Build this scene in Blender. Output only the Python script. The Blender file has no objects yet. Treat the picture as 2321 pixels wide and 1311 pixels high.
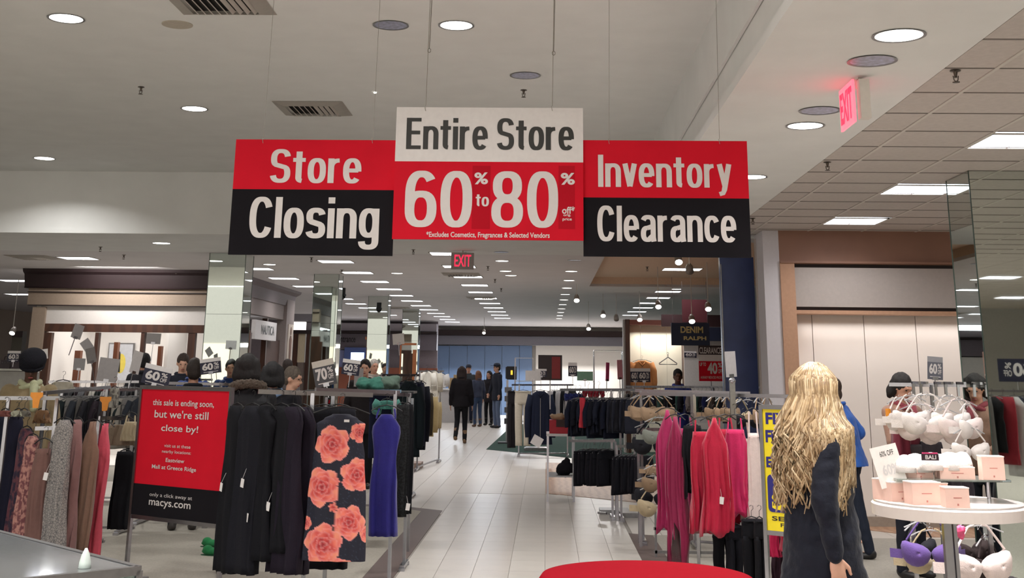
import bpy, bmesh, math, random
from mathutils import Vector, Matrix, noise
import numpy as np
R = math.radians
S = bpy.context.scene
C = S.collection

# ------------------------------------------------------------------ camera
CX, CY, F = 1160.5, 70.0, 2783.0          # principal point and focal length in pixels of the 2321x1311 frame
EYE = Vector((0, 0, 1.65))
zc = Vector((1275 - CX, 10000 + CY, -F)).normalized()        # world up seen from the camera (vertical vanishing point)
yc = Vector((1237 - CX, -(840 - CY), -F))
yc = (yc - yc.dot(zc) * zc).normalized()                     # world +Y (the aisle) seen from the camera
xc = yc.cross(zc)
W2C = Matrix((xc, yc, zc)).transposed()
C2W = W2C.transposed()
cam_data = bpy.data.cameras.new('camera')
cam_data.sensor_width = 36.0
cam_data.lens = F / 2321 * 36
cam_data.shift_y = -(655.5 - CY) / 2321
cam_data.clip_end = 200
cam = bpy.data.objects.new('camera', cam_data)
C.objects.link(cam)
cam.matrix_world = Matrix.Translation(EYE) @ C2W.to_4x4()
S.camera = cam

def ray(px, py):
    return C2W @ Vector((px - CX, -(py - CY), -F))
def P(px, py, Y):
    d = ray(px, py); return EYE + d * (Y / d.y)
def G(px, py, z=0.0):
    d = ray(px, py); return EYE + d * ((z - EYE.z) / d.z)
K = 2890.0

# ------------------------------------------------------------------ world, lights, exposure
w = bpy.data.worlds.new('mall_light'); S.world = w; w.use_nodes = True
w.node_tree.nodes['Background'].inputs[0].default_value = (1.0, 0.985, 0.96, 1)
w.node_tree.nodes['Background'].inputs[1].default_value = 3.7
S.view_settings.view_transform = 'Standard'
S.view_settings.look = 'None'
S.view_settings.gamma = 1
S.view_settings.use_curve_mapping = False
S.view_settings.exposure = 0.12
TROFFER_W, DOWN_W = 7.0, 30.0
CEIL, TRAY = 3.25, 4.03

# ------------------------------------------------------------------ helpers
def lin(c):
    return tuple(((v / 255) / 12.92 if v / 255 <= .04045 else ((v / 255 + .055) / 1.055) ** 2.4) for v in c)
MATS = {}
def M(name, rgb=(200, 200, 200), rough=.6, metal=0.0, emit=0.0, var=.05, scale=30, bump=.0, bscale=120, alpha=1.0, trans=0.0, sheen=0.0, rgb2=None, pat=None, pscale=8, spec=.5):
    if name in MATS: return MATS[name]
    m = bpy.data.materials.new(name); m.use_nodes = True
    nt = m.node_tree; b = nt.nodes['Principled BSDF']; L = nt.links
    b.inputs['Roughness'].default_value = rough
    b.inputs['Metallic'].default_value = metal
    b.inputs['Specular IOR Level'].default_value = spec
    if trans: b.inputs['Transmission Weight'].default_value = trans
    if sheen: b.inputs['Sheen Weight'].default_value = sheen
    if alpha < 1: b.inputs['Alpha'].default_value = alpha
    c = lin(rgb)
    tc = nt.nodes.new('ShaderNodeTexCoord')
    if pat == 'voronoi':
        t = nt.nodes.new('ShaderNodeTexVoronoi'); t.inputs['Scale'].default_value = pscale; fac = t.outputs['Distance']; L.new(tc.outputs['Object'], t.inputs['Vector'])
    elif pat == 'crackle':
        t = nt.nodes.new('ShaderNodeTexVoronoi'); t.feature = 'DISTANCE_TO_EDGE'; t.inputs['Scale'].default_value = pscale; fac = t.outputs['Distance']; L.new(tc.outputs['Object'], t.inputs['Vector'])
    elif pat == 'stripe':
        t = nt.nodes.new('ShaderNodeTexWave'); t.bands_direction = 'Z'; t.inputs['Scale'].default_value = pscale; t.inputs['Distortion'].default_value = 1; fac = t.outputs['Fac']; L.new(tc.outputs['Object'], t.inputs['Vector'])
    elif pat == 'wood':
        t = nt.nodes.new('ShaderNodeTexWave'); t.bands_direction = 'X'; t.inputs['Scale'].default_value = pscale; t.inputs['Distortion'].default_value = 5; fac = t.outputs['Fac']; L.new(tc.outputs['Object'], t.inputs['Vector'])
    else:
        t = nt.nodes.new('ShaderNodeTexNoise'); t.inputs['Scale'].default_value = scale if pat != 'noise' else pscale; t.inputs['Detail'].default_value = 3; fac = t.outputs['Fac']; L.new(tc.outputs['Object'], t.inputs['Vector'])
    r = nt.nodes.new('ShaderNodeValToRGB')
    if pat:
        c2 = lin(rgb2)
        e = r.color_ramp.elements
        if pat == 'crackle': e[0].position, e[1].position = .02, .12
        elif pat == 'noise': e[0].position, e[1].position = .44, .56
        else: e[0].position, e[1].position = .25, .6
        e[0].color = (*c2, 1); e[1].color = (*c, 1)
    else:
        e = r.color_ramp.elements; e[0].position, e[1].position = .3, .7
        e[0].color = (*[v * (1 - var) for v in c], 1); e[1].color = (*[min(1, v * (1 + var)) for v in c], 1)
    L.new(fac, r.inputs[0]); L.new(r.outputs[0], b.inputs['Base Color'])
    if bump:
        n = nt.nodes.new('ShaderNodeTexNoise'); n.inputs['Scale'].default_value = bscale; n.inputs['Detail'].default_value = 4; L.new(tc.outputs['Object'], n.inputs['Vector'])
        bn = nt.nodes.new('ShaderNodeBump'); bn.inputs['Strength'].default_value = bump; bn.inputs['Distance'].default_value = .01
        L.new(n.outputs['Fac'], bn.inputs['Height']); L.new(bn.outputs[0], b.inputs['Normal'])
    if emit:
        b.inputs['Emission Color'].default_value = (*c, 1); b.inputs['Emission Strength'].default_value = emit
    MATS[name] = m
    return m
def cloth(rgb, **k):
    n = 'cloth_%d_%d_%d' % rgb + ''.join(str(v) for v in k.values())
    k.setdefault('rough', .85); k.setdefault('bump', .25); k.setdefault('sheen', .0 if max(rgb) < 60 else .12); k.setdefault('spec', .25)
    return M(n, rgb, **k)

chrome = M('chrome', (172, 172, 178), .24, 1, var=.04)
mirror = M('mirror_glass', (220, 228, 223), .015, 1, var=.01)
steel = M('brushed_steel', (150, 150, 152), .35, 1, var=.08)
white_paint = M('white_paint', (214, 208, 200), .55, var=.03, bump=.05)
drywall = M('drywall', (222, 223, 221), .8, var=.03, scale=3, bump=.06, bscale=60)
drywall_cool = M('drywall_far', (214, 211, 212), .8, var=.03, scale=2, bump=.06, bscale=60)
tile_mat = M('acoustic_tile', (192, 184, 178), .9, var=.05, scale=25, bump=.35, bscale=220)
peach = M('peach_paint', (226, 200, 176), .8, var=.04)
grid_mat = M('ceiling_grid', (196, 190, 182), .5, var=.03)
black = M('black_plastic', (22, 21, 23), .45)
card_white = M('white_card', (222, 218, 217), .7, var=.03, spec=.2)
card_grey = M('grey_card', (150, 146, 146), .6, var=.05)
card_navy = M('navy_card', (28, 28, 52), .5, var=.08)
sign_red = M('sign_red', (206, 24, 44), .8, var=.05, scale=4, spec=.12)
sign_black = M('sign_black', (26, 24, 28), .8, var=.1, scale=4, spec=.1)
glow = M('lamp_lens', (255, 250, 240), .5, emit=7.0)
glow_cool = M('troffer_lens', (240, 244, 255), .5, emit=5.0)
reflector = M('reflector', (165, 168, 192), .3, .45, var=.35, scale=30)
dark = M('dark_void', (30, 28, 26), .9)
glass = M('clear_glass', (225, 240, 235), .03, trans=1.0, var=.01)
brown = M('brown_wood', (78, 46, 32), .5, pat='wood', rgb2=(66, 38, 27), pscale=1.5)
tan = M('tan_paint', (168, 132, 108), .6, var=.05)

class MB:
    def __init__(s): s.v = []; s.f = []; s.m = []; s.k = 0
    def add(s, vs, fs, k=None):
        o = len(s.v); s.v += [tuple(v) for v in vs]; s.f += [tuple(i + o for i in f) for f in fs]; s.m += [s.k if k is None else k] * len(fs); return s
    def box(s, c, d, rz=0, k=None, rx=0, ry=0):
        c = Vector(c); m = Matrix.Rotation(rz, 3, 'Z') @ Matrix.Rotation(ry, 3, 'Y') @ Matrix.Rotation(rx, 3, 'X')
        vs = [c + m @ Vector((d[0] * x / 2, d[1] * y / 2, d[2] * z / 2)) for z in (-1, 1) for y in (-1, 1) for x in (-1, 1)]
        return s.add(vs, [(0, 2, 3, 1), (4, 5, 7, 6), (0, 1, 5, 4), (2, 6, 7, 3), (0, 4, 6, 2), (1, 3, 7, 5)], k)
    def rings(s, rs, cap=True, k=None):
        n = len(rs[0]); vs = [p for r in rs for p in r]; fs = []
        for i in range(len(rs) - 1):
            for j in range(n):
                a = i * n + j; b = i * n + (j + 1) % n
                fs.append((a, b, b + n, a + n))
        if cap: fs.append(tuple(range(n))[::-1]); fs.append(tuple((len(rs) - 1) * n + j for j in range(n)))
        return s.add(vs, fs, k)
    def tube(s, pts, r, n=8, k=None, cap=True):
        pts = [Vector(p) for p in pts]; rs = []
        if not isinstance(r, (list, tuple)): r = [r] * len(pts)
        up = None
        for i, p in enumerate(pts):
            d = (pts[min(i + 1, len(pts) - 1)] - pts[max(i - 1, 0)])
            if d.length < 1e-9: d = Vector((0, 0, 1))
            d.normalize()
            if up is None: up = Vector((0, 0, 1)) if abs(d.z) < .9 else Vector((1, 0, 0))
            a = d.cross(up); 
            if a.length < 1e-4: a = d.cross(Vector((.3, 1, .1)))
            a.normalize(); b = d.cross(a); up = -b if False else up
            rs.append([p + a * (r[i] * math.cos(t * 2 * math.pi / n)) + b * (r[i] * math.sin(t * 2 * math.pi / n)) for t in range(n)])
        return s.rings(rs, cap, k)
    def loft(s, secs, n=16, k=None):   # secs: (cx, cy, cz, rx, ry)
        return s.rings([[(c[0] + c[3] * math.cos(t * 2 * math.pi / n), c[1] + c[4] * math.sin(t * 2 * math.pi / n), c[2]) for t in range(n)] for c in secs], True, k)
    def ell(s, c, r, n=12, m=8, rot=None, k=None):
        c = Vector(c); rs = []
        if not isinstance(r, (list, tuple)): r = (r, r, r)
        for i in range(m + 1):
            a = -math.pi / 2 + math.pi * (i + .001 if i == 0 else i - .001 if i == m else i) / m
            ring = []
            for t in range(n):
                p = Vector((r[0] * math.cos(a) * math.cos(t * 2 * math.pi / n), r[1] * math.cos(a) * math.sin(t * 2 * math.pi / n), r[2] * math.sin(a)))
                if rot: p = rot @ p
                ring.append(c + p)
            rs.append(ring)
        return s.rings(rs, True, k)
    def lathe(s, prof, c=(0, 0, 0), n=32, k=None):
        return s.rings([[(c[0] + r * math.cos(t * 2 * math.pi / n), c[1] + r * math.sin(t * 2 * math.pi / n), c[2] + z) for t in range(n)] for r, z in prof], True, k)
    def chain(s, pts, rs, n=10):
        for i in range(len(pts)):
            s.ell(pts[i], rs[i] * .995, n, 6)
            if i: s.tube([pts[i - 1], pts[i]], [rs[i - 1], rs[i]], n)
        return s
    def mesh(s, name, mats, smooth=False):
        me = bpy.data.meshes.new(name); me.from_pydata([tuple(v) for v in s.v], [], s.f)
        for m in (mats if isinstance(mats, (list, tuple)) else [mats]): me.materials.append(m)
        if len(me.materials) > 1: me.polygons.foreach_set('material_index', s.m)
        if smooth: me.polygons.foreach_set('use_smooth', [True] * len(me.polygons))
        me.update(); return me
    def build(s, name, mats, parent=None, loc=(0, 0, 0), rz=0, smooth=False, fix=False):
        me = s.mesh(name, mats, smooth)
        if fix:
            bm = bmesh.new(); bm.from_mesh(me); bmesh.ops.recalc_face_normals(bm, faces=bm.faces); bm.to_mesh(me); bm.free()
        return link(name, me, parent, loc, rz)
    def remesh(s, name, mats, parent, voxel, smooth_it=4, disp=None, loc=(0, 0, 0), rz=0):
        me = s.mesh('tmp', []) if False else bpy.data.meshes.new('tmp')
        me.from_pydata([tuple(v) for v in s.v], [], s.f); me.update()
        bm = bmesh.new(); bm.from_mesh(me); bmesh.ops.recalc_face_normals(bm, faces=bm.faces); bm.to_mesh(me); bm.free()
        o = bpy.data.objects.new('tmp', me); C.objects.link(o)
        md = o.modifiers.new('r', 'REMESH'); md.mode = 'VOXEL'; md.voxel_size = voxel
        if smooth_it:
            sm = o.modifiers.new('s', 'SMOOTH'); sm.factor = .5; sm.iterations = smooth_it
        dg = bpy.context.evaluated_depsgraph_get(); dg.update()
        me2 = bpy.data.meshes.new_from_object(o.evaluated_get(dg)); me2.name = name
        bpy.data.objects.remove(o); bpy.data.meshes.remove(me)
        me2.materials.clear()
        for m in (mats if isinstance(mats, (list, tuple)) else [mats]): me2.materials.append(m)
        if disp:
            me2.update()
            ns = [v.normal.copy() for v in me2.vertices]
            for v, nn in zip(me2.vertices, ns): v.co += nn * disp(v.co)
        me2.polygons.foreach_set('use_smooth', [True] * len(me2.polygons)); me2.update()
        return link(name, me2, parent, loc, rz)

def link(name, me, parent=None, loc=(0, 0, 0), rz=0):
    o = bpy.data.objects.new(name, me); C.objects.link(o); o.location = loc; o.rotation_euler = (0, 0, rz)
    if parent: o.parent = parent
    return o
LABELS = {}
def tag(o, label=None, cat=None, group=None, kind=None):
    if label: 
        o['label'] = label; LABELS[label] = LABELS.get(label, 0) + 1
    if cat: o['category'] = cat
    if group: o['group'] = group
    if kind: o['kind'] = kind
    return o
def thing(name, label, cat, loc=(0, 0, 0), rz=0, group=None):
    o = link(name, None, None, loc, rz); return tag(o, label, cat, group)
def struct(o): o['kind'] = 'structure'; return o
def copy_tree(o, parent=None):
    c = o.copy(); C.objects.link(c)
    if parent: c.parent = parent
    for ch in o.children: copy_tree(ch, c)
    return c
def area(loc, size, watt, col=(1, .98, .955), rot=(0, 0, 0), sy=None, spread=150, disk=False):
    l = bpy.data.lights.new('lamp', 'AREA'); l.energy = watt; l.color = col; l.spread = R(spread)
    l.size = size
    if disk: l.shape = 'DISK'
    elif sy: l.shape = 'RECTANGLE'; l.size_y = sy
    o = bpy.data.objects.new('lamp', l); C.objects.link(o); o.location = loc; o.rotation_euler = rot
    return o
ORD = ['first', 'second', 'third', 'fourth', 'fifth', 'sixth', 'seventh', 'eighth', 'ninth', 'tenth', 'eleventh', 'twelfth', 'thirteenth', 'fourteenth', 'fifteenth', 'sixteenth', 'seventeenth', 'eighteenth', 'nineteenth', 'twentieth'] + ['%dth' % i for i in range(21, 80)]

TCACHE = {}
def text(s, x0, x1, z0, z1, y, mat, parent, bold=.02, name='lettering', align=None, depth=.0008):
    """lettering fitted to the box x0..x1, z0..z1 in the parent's XZ plane, facing -Y"""
    key = (s, bold)
    if key not in TCACHE:
        cu = bpy.data.curves.new('t', 'FONT'); cu.body = s; cu.size = 1; cu.offset = bold; cu.align_x = 'CENTER' if '\n' in s else 'LEFT'
        cu.resolution_u = 4
        o = bpy.data.objects.new('t', cu); C.objects.link(o)
        dg = bpy.context.evaluated_depsgraph_get(); dg.update()
        me = bpy.data.meshes.new_from_object(o.evaluated_get(dg))
        bpy.data.objects.remove(o); bpy.data.curves.remove(cu)
        vs = np.array([v.co[:] for v in me.vertices]) if len(me.vertices) else np.zeros((1, 3))
        TCACHE[key] = (vs, [tuple(p.vertices) for p in me.polygons]); bpy.data.meshes.remove(me)
    vs, fs = TCACHE[key]
    mn, mx = vs.min(0), vs.max(0)
    a = (vs - mn) / np.maximum(mx - mn, 1e-6)
    me = bpy.data.meshes.new(name)
    n = len(vs)
    me.from_pydata([(x0 + p[0] * (x1 - x0), y, z0 + p[1] * (z1 - z0)) for p in a], [], fs)
    me.materials.append(mat); me.update()
    return link(name, me, parent)

# heavy condensed grotesque lettering for the large signs, drawn as strokes
def _arc(cx, cy, rx, ry, a0, a1, n=18, e=2.5):
    o = []
    for i in range(n + 1):
        a = R(a0 + (a1 - a0) * i / n); c, s = math.cos(a), math.sin(a)
        o.append((cx + rx * math.copysign(abs(c) ** (2 / e), c), cy + ry * math.copysign(abs(s) ** (2 / e), s)))
    return o
_GL = {
 'o': (.46, [_arc(.23, .365, .155, .315, 0, 360, 36)]), '0': (.52, [_arc(.26, .5, .18, .445, 0, 360, 40)]),
 'e': (.46, [[(.1, .375), (.385, .375)], [(.385, .345)] + _arc(.23, .365, .155, .315, 0, 318, 32)]), 'c': (.44, [_arc(.23, .365, .155, .315, 32, 328, 30)]),
 'C': (.54, [_arc(.27, .5, .19, .445, 28, 332, 36)]),
 'S': (.52, [_arc(.26, .715, .175, .228, 12, 228, 20) + _arc(.26, .275, .182, .22, 52, -168, 20)]), 's': (.44, [_arc(.22, .525, .145, .158, 12, 228, 16) + _arc(.22, .205, .15, .152, 52, -168, 16)]),
 't': (.33, [[(.155, .93), (.155, .2)] + _arc(.265, .17, .11, .112, 180, 262, 8), [(0, .68), (.32, .68)]]),
 'r': (.33, [[(.075, 0), (.075, .73)], _arc(.3, .45, .225, .22, 180, 92, 10)]), 'i': (.15, [[(.075, 0), (.075, .73)], [(.075, .85), (.075, 1)]]),
 'n': (.46, [[(.075, 0), (.075, .73)], _arc(.23, .46, .155, .215, 180, 0, 18) + [(.385, 0)]]), 'l': (.15, [[(.075, 0), (.075, 1)]]), 'I': (.16, [[(.08, 0), (.08, 1)]]),
 'g': (.46, [_arc(.23, .38, .155, .3, 0, 360, 34), [(.385, .73), (.385, -.06)] + _arc(.23, -.06, .155, .15, 0, -178, 16)]),
 'v': (.42, [[(.07, .73), (.21, .02)], [(.35, .73), (.21, .02)]]), 'y': (.42, [[(.07, .73), (.215, .06)], [(.35, .73), (.2, -.06), (.16, -.165), (.05, -.2)]]),
 'a': (.45, [_arc(.22, .52, .15, .165, 158, 0, 16) + [(.37, .12), (.39, 0)], _arc(.2, .215, .125, .165, 90, 300, 18), [(.2, .38), (.33, .42)], [(.25, .07), (.34, .15)]]),
 'E': (.46, [[(.08, 0), (.08, 1)], [(.08, .06), (.45, .06)], [(.08, .53), (.42, .53)], [(.08, .94), (.45, .94)]]),
 '6': (.52, [_arc(.26, .32, .18, .265, 0, 360, 34), _arc(.265, .56, .185, .385, 40, 180, 20) + [(.08, .32)]]), '8': (.54, [_arc(.27, .275, .185, .22, 0, 360, 34), _arc(.27, .735, .165, .208, 0, 360, 32)]),
}
def sign_glyphs(s, x0, x1, z0, z1, y, mat, parent, w=(.155, .118)):
    polys = []; x = 0
    for ch in s:
        if ch == ' ': x += .22; continue
        adv, strokes = _GL[ch]
        for st in strokes:
            n = len(st); closed = (abs(st[0][0] - st[-1][0]) + abs(st[0][1] - st[-1][1])) < 1e-6
            L_, R_ = [], []
            for i in range(n):
                a = st[i - 1] if i else (st[-2] if closed else st[0]); c = st[i + 1] if i < n - 1 else (st[1] if closed else st[-1])
                dx, dy = c[0] - a[0], c[1] - a[1]; l = math.hypot(dx, dy) or 1; dx, dy = dx / l, dy / l
                hw = (w[1] + (w[0] - w[1]) * abs(dy)) / 2
                L_.append((x + st[i][0] - dy * hw, st[i][1] + dx * hw)); R_.append((x + st[i][0] + dy * hw, st[i][1] - dx * hw))
            polys.append((L_, R_))
        x += adv + .055
    allp = [p for a, b in polys for p in a + b]
    ax, bx = min(p[0] for p in allp), max(p[0] for p in allp); az, bz = min(p[1] for p in allp), max(p[1] for p in allp)
    f = lambda p: (x0 + (p[0] - ax) / (bx - ax) * (x1 - x0), y, z0 + (p[1] - az) / (bz - az) * (z1 - z0))
    b = MB(); k_ = 0
    for L_, R_ in polys:
        vs = [f(p) for p in L_] + [f(p) for p in R_]; n = len(L_)
        for i in range(n - 1):
            k_ += 1; b.add([(q[0], q[1] - (k_ % 60) * 2.5e-5, q[2]) for q in (vs[i], vs[i + 1], vs[n + i + 1], vs[n + i])], [(0, 1, 2, 3)])
    return b.build('lettering', mat, parent)
# ------------------------------------------------------------------ floor
floor_mat = M('floor_tile_far', (198, 191, 183), .36, pat=None, var=.04, scale=2)
carpet = M('beige_carpet', (172, 166, 155), .95, var=.1, scale=60, bump=.6, bscale=400)
strip = M('dark_floor_strip', (98, 82, 78), .5, var=.06)
woodf = M('wood_floor', (176, 140, 112), .4, pat='wood', rgb2=(160, 122, 96), pscale=3)
green = M('green_carpet', (36, 66, 56), .95, bump=.5, bscale=300)
def poly(name, pts, z0, z1, mat, parent=None):
    b = MB(); n = len(pts)
    vs = [(p[0], p[1], z0) for p in pts] + [(p[0], p[1], z1) for p in pts]
    fs = [tuple(range(n))[::-1], tuple(range(n, 2 * n))] + [(i, (i + 1) % n, (i + 1) % n + n, i + n) for i in range(n)]
    b.add(vs, fs)
    o = b.build(name, mat, parent, fix=True)
    return o
floor = struct(MB().box((-1, 7, -.06), (60, 86, .12)).build('floor', M('floor_grout', (150, 142, 134), .5, var=.05)))
# far part of the tiled floor: long planks of tile in one sheet whose joints are still real gaps
b = MB()
for i in range(-46, 44):
    x0 = i * .305
    b.box((x0 + .1525, 33.5, .002), (.301, 31.0, .004))
o = b.build('floor_tile_field', floor_mat, floor); o['kind'] = 'stuff'
t_me = {}
tm = [M('floor_tile_%d' % i, c, .3, var=.03, scale=5) for i, c in enumerate([(205, 198, 190), (200, 192, 183), (209, 203, 195)])]
random.seed(3)
for i in range(-4, 3):
    x0 = i * .305; wd = .301 if i < 2 else .262
    for j in range(16):
        y0 = 8.2 + j * .61
        key = (wd, (i * 7 + j * 3) % 3)
        if key not in t_me: t_me[key] = MB().box((0, 0, 0), (wd, .607, .006)).mesh('floor_tile', tm[key[1]])
        link('floor_tile', t_me[key], floor, (x0 + wd / 2 + .002, y0 + .305, .002))
# near edge of the floor and the cross aisle beside the carpet blocks
b = MB()
for i in range(-4, 3):
    b.box((i * .305 + .1525, -1, .002), (.301, 18.2, .004))
for i in range(3, 44): b.box((i * .305 + .1525, 15.9, .002), (.301, 4.2, .004))
for i in range(-46, -4): b.box((i * .305 + .1525, 16.7, .002), (.301, 2.6, .004))
o = b.build('floor_tile_field', floor_mat, floor); o['kind'] = 'stuff'
A = G(997.5, 1159); B = G(930, 1152)
poly('floor_strip', [(-1.24, -8), (-1.24, A.y), (B.x - .3, B.y + .28), (-16, B.y + .28), (-16, B.y + .03), (B.x - .2, B.y + .03), (-1.485, A.y - .12), (-1.485, -8)], -.01, .006, strip, floor)
poly('carpet', [(-1.485, -8), (-1.485, A.y - .12), (B.x - .2, B.y + .03), (-16, B.y + .03), (-16, -8)], -.01, .008, carpet, floor)
poly('floor_strip', [(.875, -8), (.875, 13.9), (1.12, 13.75), (1.12, -8)], -.01, .006, strip, floor)
poly('carpet', [(1.12, -8), (1.12, 13.75), (14, 13.9), (14, -8)], -.01, .008, carpet, floor)
poly('wood_floor', [G(1237, 1120)[:2], G(1450, 1141)[:2], (4, 13.95), (9, 14), (9, 21.5), G(1237, 1050)[:2]], -.01, .009, woodf, floor)
poly('carpet', [G(1102, 1020)[:2], (3.2, 21.8), (9, 22), (9, 37), G(1165, 962)[:2]], -.01, .009, green, floor)
poly('floor_strip', [(-2.15, 20), (-2.15, 22.3), (-3.2, 23.2), (-3.4, 23.0), (-2.4, 22.1), (-2.4, 20), (-2.4, 19), (-2.15, 19)], -.01, .007, strip, floor)
poly('carpet', [(-2.4, 19), (-2.4, 22.1), (-3.4, 23.0), (-14, 23.0), (-14, 19)], -.01, .006, carpet, floor)

# ------------------------------------------------------------------ ceiling
b = MB()
TX, TY = 1.135, 15.4
def slab(x0, x1, y0, y1, z, k=0, t=.05): b.box(((x0 + x1) / 2, (y0 + y1) / 2, z + t / 2), (x1 - x0, y1 - y0, t), k=k)
slab(-17, TX + .02, -2, TY + .02, TRAY)
b.box(((-17 + TX) / 2, TY + .03, (CEIL + TRAY) / 2 + .01), (17 + TX, .05, TRAY - CEIL - .02))
b.box((TX + .03, TY / 2 - 1, (CEIL + TRAY) / 2 + .01), (.05, TY + 2, TRAY - CEIL - .02))
slab(TX, 2.15, -12, TY, CEIL)
slab(2.15, 15, -12, TY, CEIL + .03)
slab(-17, 15, TY, 15.9, CEIL)
slab(-17, .85, 15.9, 17.9, CEIL)
slab(-17, .85, 17.9, 50, CEIL, 1)
slab(4.6, 15, 15.9, 50, CEIL, 1)
slab(.85, 4.6, 24.6, 50, CEIL, 1)
slab(.8, 4.65, 15.85, 24.65, 3.43, 2)
for x in (.83, 4.62): b.box((x, 20.25, 3.35), (.04, 8.7, .18), k=2)
b.box((2.7, 24.62, 3.35), (3.8, .04, .18), k=2); b.box((2.7, 15.88, 3.35), (3.8, .04, .18), k=2)
ceiling = struct(b.build('ceiling', [drywall, drywall_cool, peach]))
# stepped moulding at the right and far edge of the raised tray
b = MB(); b.box((TX - .02, 6.7, CEIL + .03), (.04, 17.4, .06)); b.box((TX - .01, 6.7, CEIL + .3), (.02, 17.4, .02))
b.build('trim', drywall, ceiling)
# acoustic tiles on the right
tme = MB().box((0, 0, 0), (.605, .588, .018)).mesh('ceiling_tile', tile_mat)
tme2 = MB().box((0, 0, 0), (.265, .588, .018)).mesh('ceiling_tile', tile_mat)
TROF_R = [(7.7, 3.4), (7.7, 1.0), (7.7, -1.4), (9.6, -4), (9.6, 1.6), (9.9, -7), (4.6, 2.2), (4.6, -1.5), (3.36, 6.3), (3.36, 8.7), (3.36, 11.13), (3.36, 13.55), (6.45, 6.3), (6.45, 8.7), (6.45, 11.13), (6.45, 13.55)]
YT = [6.52 + .602 * k for k in range(-6, 15)]
for j in range(len(YT) - 1):
    yc_ = (YT[j] + YT[j + 1]) / 2
    link('ceiling_tile', tme2, ceiling, (2.29, yc_, CEIL + .012))
    for i in range(9):
        xx = 2.43 + .62 * i + .31
        if any(abs(xx - a) < .32 and abs(yc_ - c) < .3 for a, c in TROF_R): continue
        link('ceiling_tile', tme, ceiling, (xx, yc_, CEIL + .012))
b = MB()
for j in range(24):
    for i in range(16): b.box((2.43 + .62 * i + .31, 2.6 - .602 * j, CEIL + .012), (.605, .588, .018))
o = b.build('ceiling_tile_field', tile_mat, ceiling); o['kind'] = 'stuff'
b = MB()
for i in range(10): b.box((2.43 + .62 * i, 9, CEIL + .004), (.022, 13, .014))
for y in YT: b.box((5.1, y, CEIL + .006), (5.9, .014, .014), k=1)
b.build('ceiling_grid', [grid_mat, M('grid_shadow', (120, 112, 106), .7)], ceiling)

# ------------------------------------------------------------------ ceiling lights
def downlight(x, y, z, lit, label, group=None, watt=None, r=.118):
    t = thing('downlight', label, 'ceiling light', (x, y, z), 0, group)
    MB().rings([[((r + .012) * math.cos(a), (r + .012) * math.sin(a), -.006) for a in [q * math.pi / 16 for q in range(32)]],
                [((r - .004) * math.cos(a), (r - .004) * math.sin(a), -.004) for a in [q * math.pi / 16 for q in range(32)]],
                [((r + .012) * math.cos(a), (r + .012) * math.sin(a), .01) for a in [q * math.pi / 16 for q in range(32)]]], False).build('trim_ring', steel, t)
    if lit:
        MB().lathe([(r - .003, -.003), (r - .003, .0)], n=32).build('lens', glow, t)
        area((x, y, z - .02), .2, watt or DOWN_W, disk=True, spread=140)
    else:
        MB().rings([[(rr * math.cos(a), rr * math.sin(a), zz) for a in [q * math.pi / 16 for q in range(32)]] for rr, zz in [(r - .003, -.003), (r * .97, -.0035), (r * .6, -.0025), (r * .25, -.003), (.004, -.0028)]], True).build('reflector', [reflector], t, smooth=False)
    return t
tray_l = [(-3.37, 11.44, 1, 'lit round downlight above the left of the hanging black and red sign'), (-.65, 11.5, 1, 'lit round downlight half hidden behind the top of the white sale sign'),
          (-.65, 8.46, 1, 'lit round downlight at the top of the photo, right of the unlit one'), (-1.12, 8.46, 0, 'unlit round downlight with blue-grey reflector at the top of the photo'),
          (-3.42, 8.31, 1, 'lit round downlight in the top left corner'), (-6.0, 14.4, 1, 'lit round downlight low on the left edge of the raised ceiling'),
          (-.18, 10.0, 0, 'unlit round downlight above the white sale sign, near the sprinkler'), (-.2, 11.55, 0, 'unlit round downlight mostly hidden behind the top edge of the white sale sign')]
for x, y, l, lab in tray_l: downlight(x, y, TRAY, l, lab, 'round downlights of the raised ceiling', 26)
rt = [(1.72, 5.84, 1, 'largest lit round downlight, in the top right corner'), (1.73, 8.14, 1, 'lit round downlight below the side EXIT sign'), (1.74, 10.4, 1, 'lit round downlight beside the top right corner of the hanging inventory sign'),
      (1.72, 6.35, 0, 'unlit round downlight just above the side EXIT sign'), (1.72, 7.64, 0, 'unlit round downlight left of the side EXIT sign')]
for x, y, l, lab in rt: downlight(x, y, CEIL, l, lab, 'round downlights beside the tiled ceiling')
for k, (x, y) in enumerate([(-3.4, 5.2), (-.65, 5.2), (-3.4, 2.2), (-.65, 2.2), (-6, 5.2), (-6, 2.2), (-8.5, 5.2), (-3.4, -.5), (-.65, -.5)]):  # unseen downlights added to brighten the signs and the near ceiling
    downlight(x, y, TRAY, 1, '%s added lit downlight of the raised ceiling above the camera, out of view' % ORD[k], 'added downlights above the camera', 26 if y > 4 else 40)
downlight(P(365, 562, 16.6).x, 16.6, CEIL, 1, 'lit round downlight on the lower ceiling left of the black closing panel')
for k in range(11):
    downlight(.42, 18.7 + 2.15 * k, CEIL, k != 0, '%s small round downlight of the row running down the aisle ceiling' % ORD[k], 'aisle downlights', 4, .1)
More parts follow.
